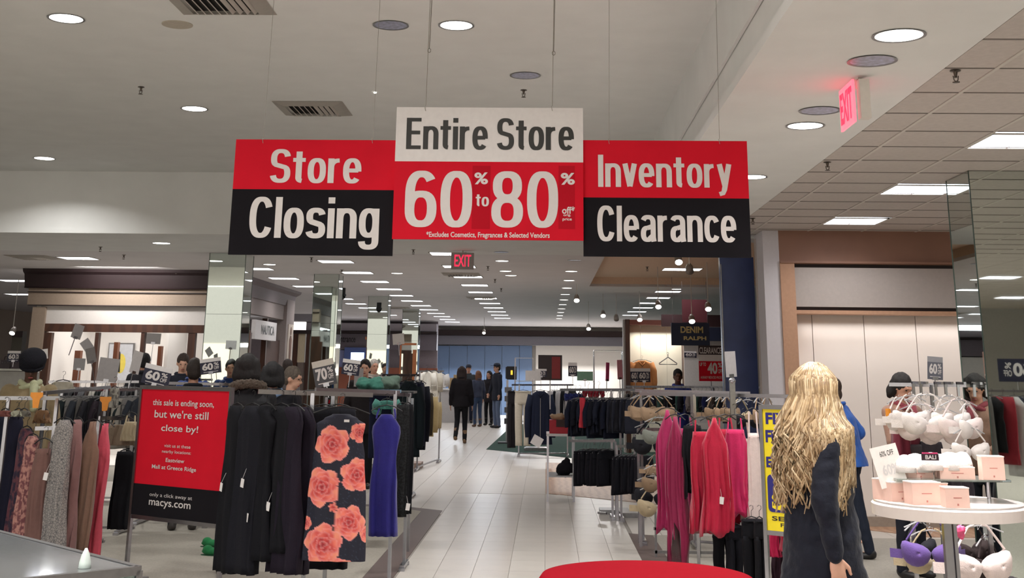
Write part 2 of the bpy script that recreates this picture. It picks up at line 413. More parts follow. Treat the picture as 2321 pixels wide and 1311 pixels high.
for k, (px, py, l) in enumerate([(1136, 572, 0), (1138, 592, 1), (1146, 615, 1), (1158, 625, 1), (900, 620, 1), (179, 587, 1), (77, 618, 1), (139, 618, 1), (330, 619, 1), (390, 620, 1), (611, 600, 1), (1533, 656, 1)]):
    g = G(px, py, CEIL - .003)
    downlight(g.x, g.y, CEIL, l, ['unlit round downlight right of the aisle EXIT sign', 'lit downlight just below the unlit one right of the aisle EXIT sign', 'small lit downlight further along than the EXIT sign', 'small lit downlight right of the ceiling vent past the EXIT sign',
        'lone lit downlight left of the aisle EXIT sign', 'lit downlight above the dark shop cornice on the left', 'far left lit downlight above the dark cornice', 'second lit downlight from the left above the dark cornice', 'lit downlight above the right half of the dark cornice',
        'lit downlight beside the mirror column over the dark cornice', 'lit downlight right of the nearest left mirror column', 'lit downlight above the dark red banner'][k], None, 6, .1)
def troffer(x, y, label, group, wx=.6, wy=.57, watt=None, z=CEIL):
    t = thing('ceiling_panel_light', label, 'ceiling light', (x, y, z), 0, group)
    b = MB()
    for sx in (-1, 1): b.box((sx * (wx / 2 - .008), 0, -.002), (.016, wy, .012))
    for sy in (-1, 1): b.box((0, sy * (wy / 2 - .008), -.002), (wx, .016, .012))
    b.build('frame', grid_mat, t)
    MB().box((-wx / 4 + .003, 0, 0), (wx / 2 - .02, wy - .03, .006)).build('lens', glow_cool, t)
    MB().box((wx / 4 - .003, 0, 0), (wx / 2 - .02, wy - .03, .006)).build('lens', glow_cool, t)
    area((x, y, z - .02), wx - .05, watt or TROFFER_W, (1, .97, .95), sy=wy - .05)
n = 0
for k, (x, y) in enumerate(TROF_R):
    troffer(x, y, (['%s square panel light of the ceiling behind the camera' % q for q in ORD[:8]] + ['square light panel over the camera side of the right ceiling', 'square light panel cut by the right edge of the photo', 'larger square light panel in the tiled ceiling beside the mirror column', 'smaller square light panel above the tan storefront', 
                   'square panel light in the outer row, nearest the entrance', 'square panel light in the outer row, second from the entrance', 'square panel light in the outer row, third from the entrance', 'square panel light in the outer row, by the storefront wall'])[k], 'square light panels in the tiled ceiling', z=CEIL + .006, watt=15 if k > 7 else 40)
for nm, X, Y0, cnt in [('aisle', -1.4, 17.8, 11), ('middle left', -3.27, 19.3, 12), ('left', -4.88, 20.9, 9), ('far left', -7.25, 19.1, 1), ('red banner', 2.52, 26.0, 6)]:
    for k in range(cnt):
        troffer(X, Y0 + 2.25 * k, '%s flat light panel of the %s row, counted from the front' % (ORD[k], nm), 'flat light panels, %s row' % nm, .54, .48)
for px, py, lab in [(232, 617, 'flat light panel just above the dark cornice'), (41, 637, 'flat light panel left of the dark cornice'), (50, 668, 'flat light panel furthest left of the dark shop front'), (1546, 612, 'flat light panel in the peach coffer')]:
    g = G(px, py, CEIL - .005 if px != 1546 else 3.42)
    troffer(g.x, g.y, lab, 'single flat light panels', .7, .55, z=CEIL if px != 1546 else 3.43)

# ------------------------------------------------------------------ vents, sprinklers
def vent(x, y, z, label, s=.66):
    t = thing('air_vent', label, 'vent', (x, y, z), 0, 'square air vents')
    h = s / 2
    b = MB(); q = .1
    for a in range(4):
        m = Matrix.Rotation(a * math.pi / 2, 3, 'Z')
        b.add([m @ Vector(v) for v in [(-h, -h, -.004), (h, -h, -.004), (h - q, -h + q, -.03), (-h + q, -h + q, -.03)]], [(0, 1, 2, 3), (3, 2, 1, 0)])
    b.build('frame', white_paint, t)
    MB().box((0, 0, -.002), (s - 2 * q, s - 2 * q, .004)).build('backing', dark, t)
    for k in range(9):
        x_ = -(h - q) + .025 + k * (s - 2 * q - .05) / 8
        MB().box((x_, 0, -.02), (.006, s - 2 * q, .03), ry=R(40 if x_ > 0 else -40)).build('slat', grid_mat, t)
for px, py, z, lab in [(710, 248, TRAY, 'square air vent above the left hanging sign'), (495, 5, TRAY, 'large square air vent cut by the top of the photo'), (1045, 623, CEIL, 'small air vent below the aisle EXIT sign'), (75, 584, CEIL, 'dark air vent above the far left light panel'), (640, 662, CEIL, 'air vent left of the second mirror column'), (1090, 676, CEIL, 'distant air vent between aisle light panels'), (900, 698, CEIL, 'dark air vent right of the third mirror column')]:
    g = G(px, py, z - .01); vent(g.x, g.y, z, lab)
sm = MB(); sm.lathe([(.028, 0), (.03, -.004), (.012, -.008), (.008, -.03), (.008, -.04)], n=12); sm.tube([(-.014, 0, -.03), (-.01, 0, -.055), (0, 0, -.062)], .003, 5); sm.tube([(.014, 0, -.03), (.01, 0, -.055), (0, 0, -.062)], .003, 5); sm.lathe([(.004, -.06), (.02, -.064), (.02, -.067), (.004, -.068)], n=10)
sme = sm.mesh('sprinkler', M('sprinkler_brass', (92, 84, 76), .4, .8))
for px, py, z, lab in [(320, 197, TRAY, 'ceiling sprinkler between the two left downlights of the raised ceiling'), (1187, 204, TRAY, 'ceiling sprinkler under the unlit downlight above the white sign'), (2165, 160, CEIL, 'ceiling sprinkler in the tiled ceiling right of the side EXIT sign'), (1875, 368, CEIL, 'ceiling sprinkler by the edge of the tiled ceiling'), (228, 560, CEIL, 'ceiling sprinkler left of the low lit downlight'), (281, 578, CEIL, 'ceiling sprinkler above the dark cornice'),
                       (937, 566, CEIL, 'ceiling sprinkler under the left edge of the red sign'), (1106, 604, CEIL, 'ceiling sprinkler right of the aisle EXIT sign'), (1122, 633, CEIL, 'small ceiling sprinkler further along the aisle, second'), (1136, 654, CEIL, 'small ceiling sprinkler further along the aisle, third'), (706, 584, CEIL, 'ceiling sprinkler under the black closing panel'), (775, 612, CEIL, 'ceiling sprinkler above the dark camera dome'),
                       (2258, 495, CEIL, 'ceiling sprinkler beyond the right mirror column'), (400, 612, CEIL, 'ceiling sprinkler by the mirror column over the cornice'), (1467, 605, CEIL, 'ceiling sprinkler under the black clearance panel'), (1706, 495, CEIL, 'ceiling sprinkler at the right edge of the clearance sign')]:
    g = G(px, py, z); tag(link('sprinkler', sme, None, (g.x, g.y, z)), lab, 'sprinkler', 'ceiling sprinklers')
g = G(402, 55, TRAY); tag(MB().lathe([(.11, 0), (.11, -.006)], n=24).build('cover_plate', M('cover_plate', (180, 172, 158), .7), None, (g.x, g.y, TRAY)), 'plain round cover plate on the raised ceiling below the big vent', 'cover plate')
g = G(777, 653, CEIL); t = thing('security_camera', 'black dome camera hanging between the left mirror columns', 'camera', (g.x, g.y, CEIL))
MB().lathe([(.06, 0), (.06, -.12), (.075, -.13), (.075, -.17)], n=16).build('housing', black, t); MB().ell((0, 0, -.17), (.065, .065, .07)).build('dome', M('dome_glass', (12, 10, 12), .1), t, smooth=True)
g = G(850, 209, TRAY); tag(MB().lathe([(.011, 0), (.011, -.01)], n=10).build('indicator_lamp', glow, None, (g.x, g.y, TRAY)), 'tiny lit indicator lamp on the raised ceiling', 'lamp')

# ------------------------------------------------------------------ walls and storefronts
far = 48.6
wl = struct(MB().box((-16.5, 19, 1.7), (.2, 62, 3.6)).build('wall_left', M('wall_warm', (170, 158, 146), .8)))
wr = struct(MB().box((14, 19, 1.7), (.2, 62, 3.6)).build('wall_right', M('wall_warm2', (190, 182, 172), .8)))
blue_wall = M('blue_grey_wall', (118, 142, 178), .6, var=.04)
wb = struct(MB().box((-1, far + .15, 1.7), (32, .1, 3.4)).build('wall_back', M('wall_back_paint', (190, 184, 176), .7, var=.03)))
xa, xb, xd = P(990, 800, far).x, P(1215, 800, far).x, P(1418, 800, far).x
z_ = lambda py, Y, px=1200: P(px, py, Y).z
def wbox(name, mat, px0, px1, py0, py1, Y, t=.1, parent=None):
    x0, x1 = P(px0, (py0 + py1) / 2, Y).x, P(px1, (py0 + py1) / 2, Y).x
    m = (px0 + px1) / 2; z0, z1 = max(.0, P(m, py1, Y).z), P(m, py0, Y).z
    return MB().box(((x0 + x1) / 2, Y + t / 2, (z0 + z1) / 2), (x1 - x0, t, z1 - z0)).build(name, mat, parent)
dark_band = M('dark_fascia', (40, 24, 24), .5)
wbox('fascia', dark_band, 955, 1420, 749, 762, far - .7, .6, wb)
wbox('fascia', M('grey_fascia', (120, 118, 128), .6), 988, 1420, 763, 783, far - .6, .5, wb)
for k, (a, c) in enumerate([(990, 1017), (1017, 1058), (1058, 1098), (1098, 1137), (1137, 1177), (1177, 1206)]):
    wbox('wall_panel', blue_wall, a + .4, c - .4, 784, 946, far, .05, wb)
wbox('wall_panel', M('white_lit_panel', (236, 232, 226), .6, var=.02), 1214, 1420, 784, 946, far, .05, wb)
area(((xb + xd) / 2, far - .5, 2.45), 3.2, 190, (1, .97, .95), sy=.2, rot=(R(-35), 0, 0))
area(((xa + xb) / 2, far - .6, 2.45), 3.2, 130, (.85, .92, 1), sy=.2, rot=(R(-35), 0, 0))

# left far wall with its word "entrance"
LY = 43.5
wf = struct(MB().box(((-16.4 + P(990, 800, LY).x) / 2, LY + .3, 1.62), (P(990, 800, LY).x + 16.4, .1, 3.24)).build('wall_far_left', M('far_left_paint', (150, 140, 146), .7)))
wbox('fascia', M('pale_fascia', (176, 170, 178), .6), 640, 990, 733, 750, LY - .2, .3, wf)
wbox('fascia', dark_band, 640, 990, 751, 756, LY - .3, .3, wf)
ef = wbox('fascia', M('mauve_fascia', (112, 104, 112), .6), 640, 990, 757, 793, LY - .15, .3, wf)
a_, b_ = P(766, 776, LY - .17), P(806, 764, LY - .17)
text('entrance', a_.x, b_.x, a_.z, b_.z, LY - .17, black, wf, .01)
wbox('wall_panel', M('blue_lit_recess', (150, 158, 205), .6), 762, 830, 794, 833, LY - .05, .1, wf)  # blue light of the recess put into the panel colour
wbox('wall_panel', M('terracotta', (150, 88, 66), .7), 762, 990, 834, 946, LY - .1, .1, wf)
wbox('wall_panel', M('white_lit_panel2', (225, 222, 215), .6), 640, 762, 794, 946, LY - .05, .1, wf)
area((-7.5, LY - 1.6, 3.15), 5, 60, (.95, .95, 1), sy=.3, rot=(R(-30), 0, 0))  # added lamp without a fixture, brightens the left far wall
# lit screen on the far left wall
t = thing('display_screen', 'bright blue-white lit screen on the far left wall', 'screen', P(805, 812, LY - .2))
MB().box((0, 0, 0), (.75, .06, .7)).build('screen_frame', M('screen_blue', (90, 110, 170), .4), t); MB().box((.08, -.035, -.02), (.45, .01, .4)).build('screen_face', M('screen_glow', (210, 225, 255), .4, emit=3), t)

# shop bays with dark wood frames left of the far aisle (front and side shops)
def storefront_light(x, y, z, sx, watt, rot=(0, 0, 0), sy=.15, col=(1, .97, .93)): area((x, y, z), sx, watt, col, rot=rot, sy=sy)
# boutique at the left: front fascia, tan bands, three openings
BY = 21.5; bx0, bx1 = P(60, 640, BY).x, -5.62
crown_m = M('crown_dark', (42, 27, 30), .5); band_m = M('boutique_tan', (158, 140, 124), .7); band_w = M('boutique_white', (216, 210, 206), .7, var=.02); cr_m = M('boutique_side', (150, 138, 134), .7)
wq = struct(link('wall_boutique', None))
def bb(name, m, px0, px1, py0, py1, Y=BY, t=.15):
    return wbox(name, m, px0, px1, py0, py1, Y, t, wq)
b = MB(); zt, zm = CEIL, P(250, 655, BY).z
prof = [(0, -.22, zt), (0, -.2, zt - .05), (0, -.12, zt - .09), (0, -.06, zm + .02), (0, -.08, zm), (0, .1, zm), (0, .1, zt)]
b.add([(bx0, BY + p[1], p[2]) for p in prof] + [(bx1, BY + p[1], p[2]) for p in prof], [tuple(range(7)), tuple(range(7, 14))[::-1]] + [(i, (i + 1) % 7, (i + 1) % 7 + 7, i + 7) for i in range(7)])
b.build('cornice', crown_m, wq, fix=True)
bb('fascia', band_m, 63, 560, 655, 693, BY, .2)
for yy in (663, 693): bb('moulding', crown_m, 62, 560, yy, yy + 2, BY - .04, .06)
bb('fascia', band_w, 88, 560, 695, 736, BY + .06, .12)
bb('pilaster', band_m, 58, 88, 696, 985, BY, .25)
bb('frame_rail', brown, 88, 560, 736, 754, BY + .05, .14)
for a, c in ((88, 105), (205, 213), (310, 318), (418, 434), (510, 560)): bb('frame_post', brown, a, c, 754, 985, BY + .06, .12)
for a, c, d in ((160, 173, 795), (249, 258, 776), (350, 358, 785)): bb('inner_post', M('post_brown', (112, 62, 38), .5), a, c, d, 985, BY + 1.2, .12)
white_in = M('shop_white', (238, 234, 230), .7, var=.01)
zi = 2.62
xl, xr = bx0 + .25, bx1 - .15
b = MB(); b.box(((xl + xr) / 2, BY + 2.6, 1.4), (xr - xl, .08, 2.8)); b.box((xl, BY + 1.35, 1.4), (.08, 2.6, 2.8)); b.box(((xl + xr) / 2, BY + 1.4, 2.85), (xr - xl, 2.6, .06)); b.box(((xl + xr) / 2, BY + 1.4, .02), (xr - xl, 2.5, .03)); b.box((-6.9, BY + 2.0, 1.4), (.06, 1.2, 2.8))
b.build('shop_interior', white_in, wq)
storefront_light((xl + xr) / 2, BY + 1.3, 2.75, 2.6, 40, sy=1.6)
storefront_light(-7.2, BY - .8, 3.2, 1.4, 22, rot=(R(50), 0, 0))
# side wall of the boutique with its name board
SX = -5.62
b = MB(); b.add([(SX + p, y, z) for y in (BY, 27.6) for p, z in ((.22, zt), (.2, zt - .05), (.1, zt - .1), (.05, zm), (-.1, zm), (-.1, zt))], [(0, 1, 2, 3, 4, 5), (11, 10, 9, 8, 7, 6)] + [(i, (i + 1) % 6, (i + 1) % 6 + 6, i + 6) for i in range(6)])
b.build('cornice', M('crown_side', (112, 100, 102), .6), wq, fix=True)
b = MB(); z1 = P(250, 695, BY).z; z2 = P(250, 736, BY).z
b.box((SX - .05, 24.55, (zm + z1) / 2), (.14, 6.1, zm - z1)); b.build('fascia', cr_m, wq)
b = MB(); b.box((SX - .02, 27.2, z1 / 2 + .3), (.2, .8, z1 + .6)); b.build('pilaster', cr_m, wq)
b = MB(); b.box((SX - .1, 26.2, 1.1), (.12, 1.2, 2.2)); b.box((SX - .1, 23.2, 1.0), (.1, 3.4, .5)); b.build('shop_side_wall', M('shop_brown', (96, 76, 70), .7), wq)
for y in (21.9, 23.6, 25.4): MB().box((SX - .06, y, 1.3), (.1, .1, 2.6)).build('frame_post', brown, wq)
MB().box((SX - .06, 23.7, 2.27), (.1, 3.7, .1)).build('frame_rail', brown, wq)
t = thing('shop_name_board', 'white shop name board with dark capitals on the boutique side', 'sign', (SX + .06, 24.95, 2.35), R(90))
MB().box((0, .03, 0), (1.9, .08, .36)).build('board', card_white, t); text('NAUTICA', -.45, .72, -.08, .1, -.015, black, t, .02)
# figure poster on the pilaster
t = thing('figure_poster', 'tall poster of a standing figure in blue on the boutique corner', 'poster', (SX + .1, 27.25, 1.75), R(90))
MB().box((0, .02, 0), (.5, .03, 1.6)).build('poster_sheet', M('poster_cream', (205, 192, 178), .6), t)
b = MB(); b.ell((0, 0, .66), (.06, .008, .09)); b.loft([(0, 0, .56, .05, .006), (0, 0, .48, .13, .006), (0, 0, .1, .1, .006), (0, 0, -.05, .11, .006)], 12); b.build('printed_figure', M('print_skin', (120, 88, 74), .7), t)
b = MB(); b.loft([(0, 0, -.05, .11, .007), (0, 0, -.4, .13, .007), (0, 0, -.75, .14, .007)], 12); b.build('printed_trousers', M('print_blue', (110, 118, 180), .7), t)
# framed fashion picture inside the boutique
pp = P(272, 822, BY + 2.5)
t = thing('fashion_picture', 'grey framed fashion picture with a yellow oval inside the boutique', 'picture', (pp.x, BY + 2.5, pp.z))
MB().box((0, .02, 0), (.5, .04, .72)).build('picture_frame', steel, t); MB().box((0, -.004, 0), (.45, .01, .67)).build('picture_sheet', M('picture_grey', (198, 200, 206), .6), t)
MB().ell((.02, -.012, -.02), (.09, .004, .18), 20, 10).build('yellow_oval', M('yellow_print', (225, 205, 90), .6), t); MB().loft([(-.03, -.018, .2, .02, .003), (-.03, -.018, .16, .03, .003), (-.03, -.018, -.18, .05, .003)], 10).build('printed_figure', black, t)

# second bay between the mirror columns: lit upper window, wood frames and greenish panes
wm = struct(link('wall_shops_left', None)); MY = 31.0
def mb_(name, m, a, c, d, e, Y=MY, t=.12): return wbox(name, m, a, c, d, e, Y, t, wm)
lit = M('lit_window', (250, 246, 236), .5, emit=1.6)
mb_('upper_window', lit, 649, 692, 730, 748); mb_('header', M('shop_grey', (150, 146, 152), .7), 640, 765, 712, 729)
mb_('frame_rail', dark_band, 640, 765, 749, 757, MY - .05); 
for a, c in ((660, 671), (690, 697), (756, 762)): mb_('frame_post', brown, a, c, 757, 940, MY - .04)
mb_('pane', M('pale_green_pane', (190, 204, 192), .4), 641, 660, 757, 900); mb_('pane', M('cream_pane', (206, 190, 160), .5), 671, 691, 757, 822); mb_('pane', M('mauve_low', (120, 106, 98), .7), 671, 691, 822, 940); mb_('pane', M('pale_pane', (184, 190, 184), .5), 697, 756, 757, 940, MY + .1)
for k, (a, c, d, e, Y, lab) in enumerate([(828, 836, 768, 905, 31.5, 'orange-brown wooden display post left of the third mirror column'), (868, 878, 783, 905, 31.5, 'orange-brown wooden post right of the third mirror column'), (913, 918, 785, 905, 37.0, 'narrow wooden post at the fourth mirror column'), (905, 911, 783, 905, 37.0, 'wooden post just left of the fourth mirror column'), (828, 878, 764, 770, 31.4, 'wooden lintel across the third mirror column posts')]):
    tag(wbox('display_post', M('orange_wood', (178, 102, 60), .5), a, c, d, e, Y, .1), lab, 'display frame')

# mirror columns
def column(x0, x1, y0, y1, label, seam, top=CEIL):
    t = thing('mirror_column', label, 'column', ((x0 + x1) / 2, (y0 + y1) / 2, 0), 0, None)
    wx, wy = x1 - x0, y1 - y0
    zs = [0.1] + seam + [top]
    MB().box((0, 0, top / 2), (wx - .02, wy - .02, top)).build('core', M('column_core', (70, 78, 72), .6), t)
    for a, c in zip(zs[:-1], zs[1:]):
        for s in (-1, 1):
            MB().box((0, s * (wy / 2 - .004), (a + c) / 2), (wx - .006, .008, c - a - .004)).build('mirror_panel', mirror, t)
            MB().box((s * (wx / 2 - .004), 0, (a + c) / 2), (.008, wy - .006, c - a - .004)).build('mirror_panel', mirror, t)
    b = MB()
    for sx in (-1, 1):
        for sy in (-1, 1): b.box((sx * wx / 2, sy * wy / 2, top / 2), (.008, .008, top))
    b.build('corner_bead', M('mirror_bead', (70, 84, 78), .3, .6), t)
    MB().box((0, 0, .05), (wx + .01, wy + .01, .1)).build('base', steel, t)
column(-4.9, -4.37, 18.0, 18.5, 'nearest mirror-clad column on the left, beside the boutique', [1.2, 2.38])
column(-4.1, -3.66, 22.0, 22.45, 'second mirror-clad column from the left, behind the seventy percent sign', [1.2, 2.4])
column(-4.07, -3.61, 28.7, 29.15, 'third mirror-clad column from the left, between wooden posts', [1.2, 2.4])
column(-3.99, -3.54, 35.0, 35.45, 'most distant mirror-clad column on the left', [1.2, 2.4])
column(3.42, 4.35, 10.0, 10.57, 'tall mirror-clad column at the right edge', [])

# tan storefront on the right
RY = 14.5
ws = struct(link('wall_storefront', None))
def sb(name, m, a, c, d, e, Y=RY, t=.2): return wbox(name, m, a, c, d, e, Y, t, ws)
sgrey = M('storefront_grey', (176, 166, 160), .7, var=.03); brown_f = M('storefront_brown', (142, 104, 86), .6, var=.06, scale=3); tanp = M('storefront_post', (186, 144, 116), .6, var=.05)
slope = R(0)
xs0 = P(1765, 560, RY).x; xe = 12.0; zb = lambda py: P(1780, py, RY).z
def sx_(name, m, x0, x1, p0, p1, Y=RY, t=.2, z0=None, z1=None):
    a = z1 if z1 is not None else zb(p0); c = z0 if z0 is not None else zb(p1)
    return MB().box(((x0 + x1) / 2, Y + t / 2, (a + c) / 2), (x1 - x0, t, a - c)).build(name, m, ws)
sx_('header', brown_f, xs0, xe, 0, 598, z1=CEIL + .03)
sx_('ledge', brown_f, xs0, xe, 592, 597, Y=RY - .05, t=.06)
sx_('dark_gap', dark_band, xs0 + .16, xe, 598, 607, Y=RY + .06)
sx_('fascia', sgrey, xs0 + .16, xe, 606, 695, Y=RY + .02)
sx_('dark_gap', dark_band, xs0 + .16, xe, 695, 703, Y=RY + .06)
sx_('ledge', tanp, xs0 + .16, xe, 703, 711, Y=RY - .02, t=.3)
sx_('frame_post', tanp, xs0, xs0 + .165, 0, 0, z1=zb(597), z0=0, Y=RY - .03, t=.4)
PXs = [1799, 1840, 1957, 2074, 2190, 2306, 2422, 2540]
xsP = [P(p, 720, RY + .35).x for p in PXs] + [8.2, 8.9, 9.6, 10.3, 11, 12]
for a, c in zip(xsP[:-1], xsP[1:]):
    MB().box(((a + c) / 2, RY + .37, 1.16 + .0), (c - a - .008, .03, 2.32)).build('wall_panel', M('lit_panel', (236, 226, 218), .55, var=.015, scale=3), ws)
sx_('baseboard', M('storefront_base', (160, 148, 136), .6), xs0 + .16, xe, 0, 0, z0=0, z1=.11, Y=RY + .28, t=.07)
MB().box((8, RY + .48, 1.6), (11, .05, 3.2)).build('backing', sgrey, ws)
area((6.2, RY + .2, 2.26), 6.5, 16, (1, .96, .94), sy=.12, rot=(0, 0, 0))
# white pier and dark blue graphic wall left of it
wp = struct(link('wall_pier', None))
MB().box(((P(1735, 700, RY).x + xs0) / 2 , RY + .3, CEIL / 2), (xs0 - P(1735, 700, RY).x, .6, CEIL)).build('pier', M('pier_white', (205, 200, 204), .6, var=.02), wp)
gx = P(1672, 700, 15.6).x
t = thing('blue_graphic_panel', 'tall dark blue graphic panel with faint lettering beside the white pier', 'panel', ((gx + xs0) / 2 - .16, 15.6, 0))
MB().box((0, .05, 1.52), (.42, .1, 3.04)).build('panel_face', M('graphic_blue', (58, 72, 118), .35, var=.25, scale=2), t)
MB().box((-.2, -.01, 1.5), (.012, .02, 2.9)).build('edge_strip', steel, t)
for k, s in enumerate('CLASSICS'):
    pass
# display bay with lit backing
DY = 27.5
t = thing('display_bay', 'lit white display bay framed in brown wood above the racks', 'display bay', (0, DY, 0))
def db(name, m, a, c, d, e, Y=0, tt=.1, floorit=False):
    x0, x1 = P(a, 800, DY).x, P(c, 800, DY).x; z0, z1 = P(a, e, DY).z, P(a, d, DY).z
    if floorit: z0 = 0
    return MB().box(((x0 + x1) / 2, Y, (z0 + z1) / 2), (x1 - x0, tt, z1 - z0)).build(name, m, t)
db('frame_post', brown, 1415, 1425, 726, 900, -.2, .5, True); db('frame_post', brown, 1545, 1553, 726, 900, -.2, .5, True); db('frame_rail', M('red_wood', (120, 58, 40), .5), 1424, 1546, 727, 738, -.2, .5)
for a, c in ((1425, 1452), (1452, 1511), (1511, 1545)): db('back_panel', M('cream_panel', (236, 230, 212), .6, var=.01), a + .3, c - .3, 738, 900, 0, .03, True)
db('white_flange', M('flange_white', (200, 194, 188), .6), 1411, 1416, 726, 900, -.2, .3, True)
g1 = P(1485, 742, DY); area((g1.x, DY - .22, g1.z), 1.0, 15, (1, .96, .88), sy=.15, rot=(R(-15), 0, 0))
# red banner, denim board, navy panel
g1 = P(1574, 705, 23.0)
t = thing('red_banner', 'dark red square banner hung above the denim board', 'banner', g1)
MB().box((0, 0, 0), (.45, .02, .4)).build('banner_cloth', M('banner_red', (74, 14, 24), .7, bump=.1), t); MB().tube([(-.22, 0, .2), (-.22, 0, CEIL - g1.z)], .004, 5).build('wire', chrome, t); MB().tube([(.22, 0, .2), (.22, 0, CEIL - g1.z)], .004, 5).build('wire', chrome, t)
g1 = P(1565, 758, 22.0)
t = thing('denim_board', 'navy hanging board with gold DENIM lettering', 'sign', g1)
MB().box((0, .02, 0), (.66, .05, .38)).build('board', M('denim_navy', (34, 46, 72), .55), t)
gold = M('gold_letters', (205, 188, 130), .4)
text('DENIM', -.17, .22, .02, .13, -.008, gold, t, .03); text('RALPH', -.12, .27, -.1, -.035, -.008, gold, t, .03)
for s in (-.3, .3): MB().tube([(s, 0, .19), (s, 0, CEIL - g1.z)], .004, 5).build('wire', chrome, t)
wn = struct(link('wall_navy_bay', None)); NY = 26.0
wbox('fascia', M('navy_fascia', (26, 34, 62), .6), 1545, 1664, 742, 773, NY, .15, wn); wbox('fascia', M('maroon_fascia', (52, 22, 26), .6), 1500, 1664, 714, 741, NY + .1, .15, wn)
wbox('wall_panel', M('bay_white', (214, 208, 206), .6), 1552, 1664, 773, 960, NY + .3, .1, wn)
wbox('wall_panel', M('bay_dark', (60, 40, 40), .6), 1640, 1664, 785, 800, NY + .2, .1, wn)
wbox('upright', M('upright_white', (200, 196, 194), .5), 1656, 1670, 590, 1000, 16.2, .1, wn)

# track spotlights
def spot(px, py, Y, label, lit=True, up=None, aim=(0, -.6, -.7)):
    g = P(px, py, Y); zt = CEIL if not (.85 < g.x < 4.6 and 15.9 < Y < 24.6) else 3.43
    t = thing('track_spotlight', label, 'spotlight', g, 0, 'track spotlights')
    a = Vector(aim).normalized()
    MB().tube([-a * .1, -a * .05, a * .04], [.03, .05, .055], 14).build('lamp_head', M('spot_grey', (150, 140, 132), .5), t, smooth=True)
    MB().tube([(0, 0, .04), (0, 0, zt - g.z)], .007, 6).build('stem', white_paint, t)
    if lit: MB().tube([a * .041, a * .046], .05, 14).build('bulb', M('spot_glow', (255, 250, 240), .5, emit=12), t)
for px, py, Y, lab, l in [(1307, 678, 24, 'lit globe-like spotlight at the right of the aisle downlights', 1), (1367, 713, 27, 'lit spotlight left of the lit display bay', 1), (1334, 743, 30, 'lowest lit spotlight above the far racks', 1), (1492, 692, 22, 'bright lit spotlight left of the red banner', 1), (1568, 725, 21.5, 'lit spotlight in front of the red banner', 1), (1605, 697, 21, 'lit spotlight right of the red banner', 1), (1097, 753, 40, 'distant lit spotlight above the blue-grey wall', 1),
                          (1563, 612, 17, 'unlit spotlight head under the peach coffer', 0), (1397, 722, 27, 'unlit spotlight above the lit display bay edge', 0), (1538, 590, 17.3, 'lit spotlight half hidden by the clearance sign', 1), (1450, 722, 26, 'small spotlight over the brown bay frame', 1), (29, 752, 24, 'lit spotlight left of the boutique', 1)]:
    spot(px, py, Y, lab, l)
# ------------------------------------------------------------------ hanging signs
def hanging_sign(name, label, corners, Y, rows, wires, seams=()):
    """corners px: x0,x1,y0,y1 ; rows: list of (mat, ytop, ybot)"""
    x0, x1, y0, y1 = corners
    mx = (x0 + x1) / 2; o = P(mx, (y0 + y1) / 2, Y)
    t = thing(name, label, 'sign', o, 0, 'hanging clearance signs')
    Lx = lambda px, py: P(px, py, Y).x - o.x
    Lz = lambda px, py: P(px, py, Y).z - o.z
    xa, xb = Lx(x0, (y0 + y1) / 2), Lx(x1, (y0 + y1) / 2)
    for m, a, c in rows:
        za, zb2 = Lz(mx, a), Lz(mx, c)
        MB().box(((xa + xb) / 2, .006, (za + zb2) / 2), (xb - xa, .012, za - zb2)).build('sign_panel', m, t)
    for wx, ytop, rad in wires:
        px_ = P(wx, y0, Y).x - o.x; zt_ = TRAY - o.z
        z0 = Lz(wx, y0 + 8)
        b = MB(); b.tube([(px_, -.004, z0), (px_ - .006, -.006, z0 + .03), (px_, .004, Lz(wx, y0) + .01), (px_ + .01, 0, zt_)], rad, 5)
        b.build('wire', M('wire_grey', (150, 146, 138), .4, .5), t)
    return t, Lx, Lz
def sign_text(t, Lx, Lz, s, a, b_, c, d, mat, bold=.03, name='lettering'):
    return text(s, Lx(a, d), Lx(b_, d), Lz(a, d), Lz(a, c), -.0015, mat, t, bold, name)
def big_text(t, Lx, Lz, s, a, b_, c, d, mat):
    return sign_glyphs(s, Lx(a, d), Lx(b_, d), Lz(a, d), Lz(a, c), -.0015, mat, t)
let_w = M('letter_white', (212, 206, 204), .5, var=.02); let_k = M('letter_black', (34, 33, 30), .5)
SY_ = 7.2
t, Lx, Lz = hanging_sign('store_closing_sign', 'red over black hanging sign reading Store Closing', (526, 894, 317, 579), SY_ + .03, [(sign_red, 317, 430), (sign_black, 430, 579)], [(597, 0, .0015), (845, 0, .0015)])
big_text(t, Lx, Lz, 'Store', 611, 818, 338, 415, let_w); big_text(t, Lx, Lz, 'Closing', 561, 857, 446, 564, let_w)
t, Lx, Lz = hanging_sign('entire_store_sign', 'white over red hanging sign reading Entire Store 60 to 80 percent off', (894, 1322, 244, 544), SY_, [(card_white, 244, 367), (sign_red, 367, 544)], [(965, 0, .0022), (1252, 0, .0022)])
big_text(t, Lx, Lz, 'Entire Store', 920, 1301, 267, 339, let_k); 
for s, a, b_, c, d in [('60', 916, 1069, 387, 515), ('%', 1075, 1106, 391, 418), ('to', 1078, 1108, 441, 468), ('80', 1113, 1265, 388, 516), ('%', 1271, 1303, 392, 419), ('off*', 1274, 1303, 468, 485), ('orig.', 1277, 1294, 485, 492), ('price', 1275, 1296, 494, 502), ('*Excludes Cosmetics, Fragrances & Selected Vendors', 966, 1246, 525, 541)]:
    (big_text(t, Lx, Lz, s, a, b_, c, d, let_w) if s in ('60', '80', 'to') else sign_text(t, Lx, Lz, s, a, b_, c, d, let_w, .02 if len(s) > 2 else .03))
red2 = M('sign_red_patch', (178, 18, 36), .8, var=.04, scale=4, spec=.12)
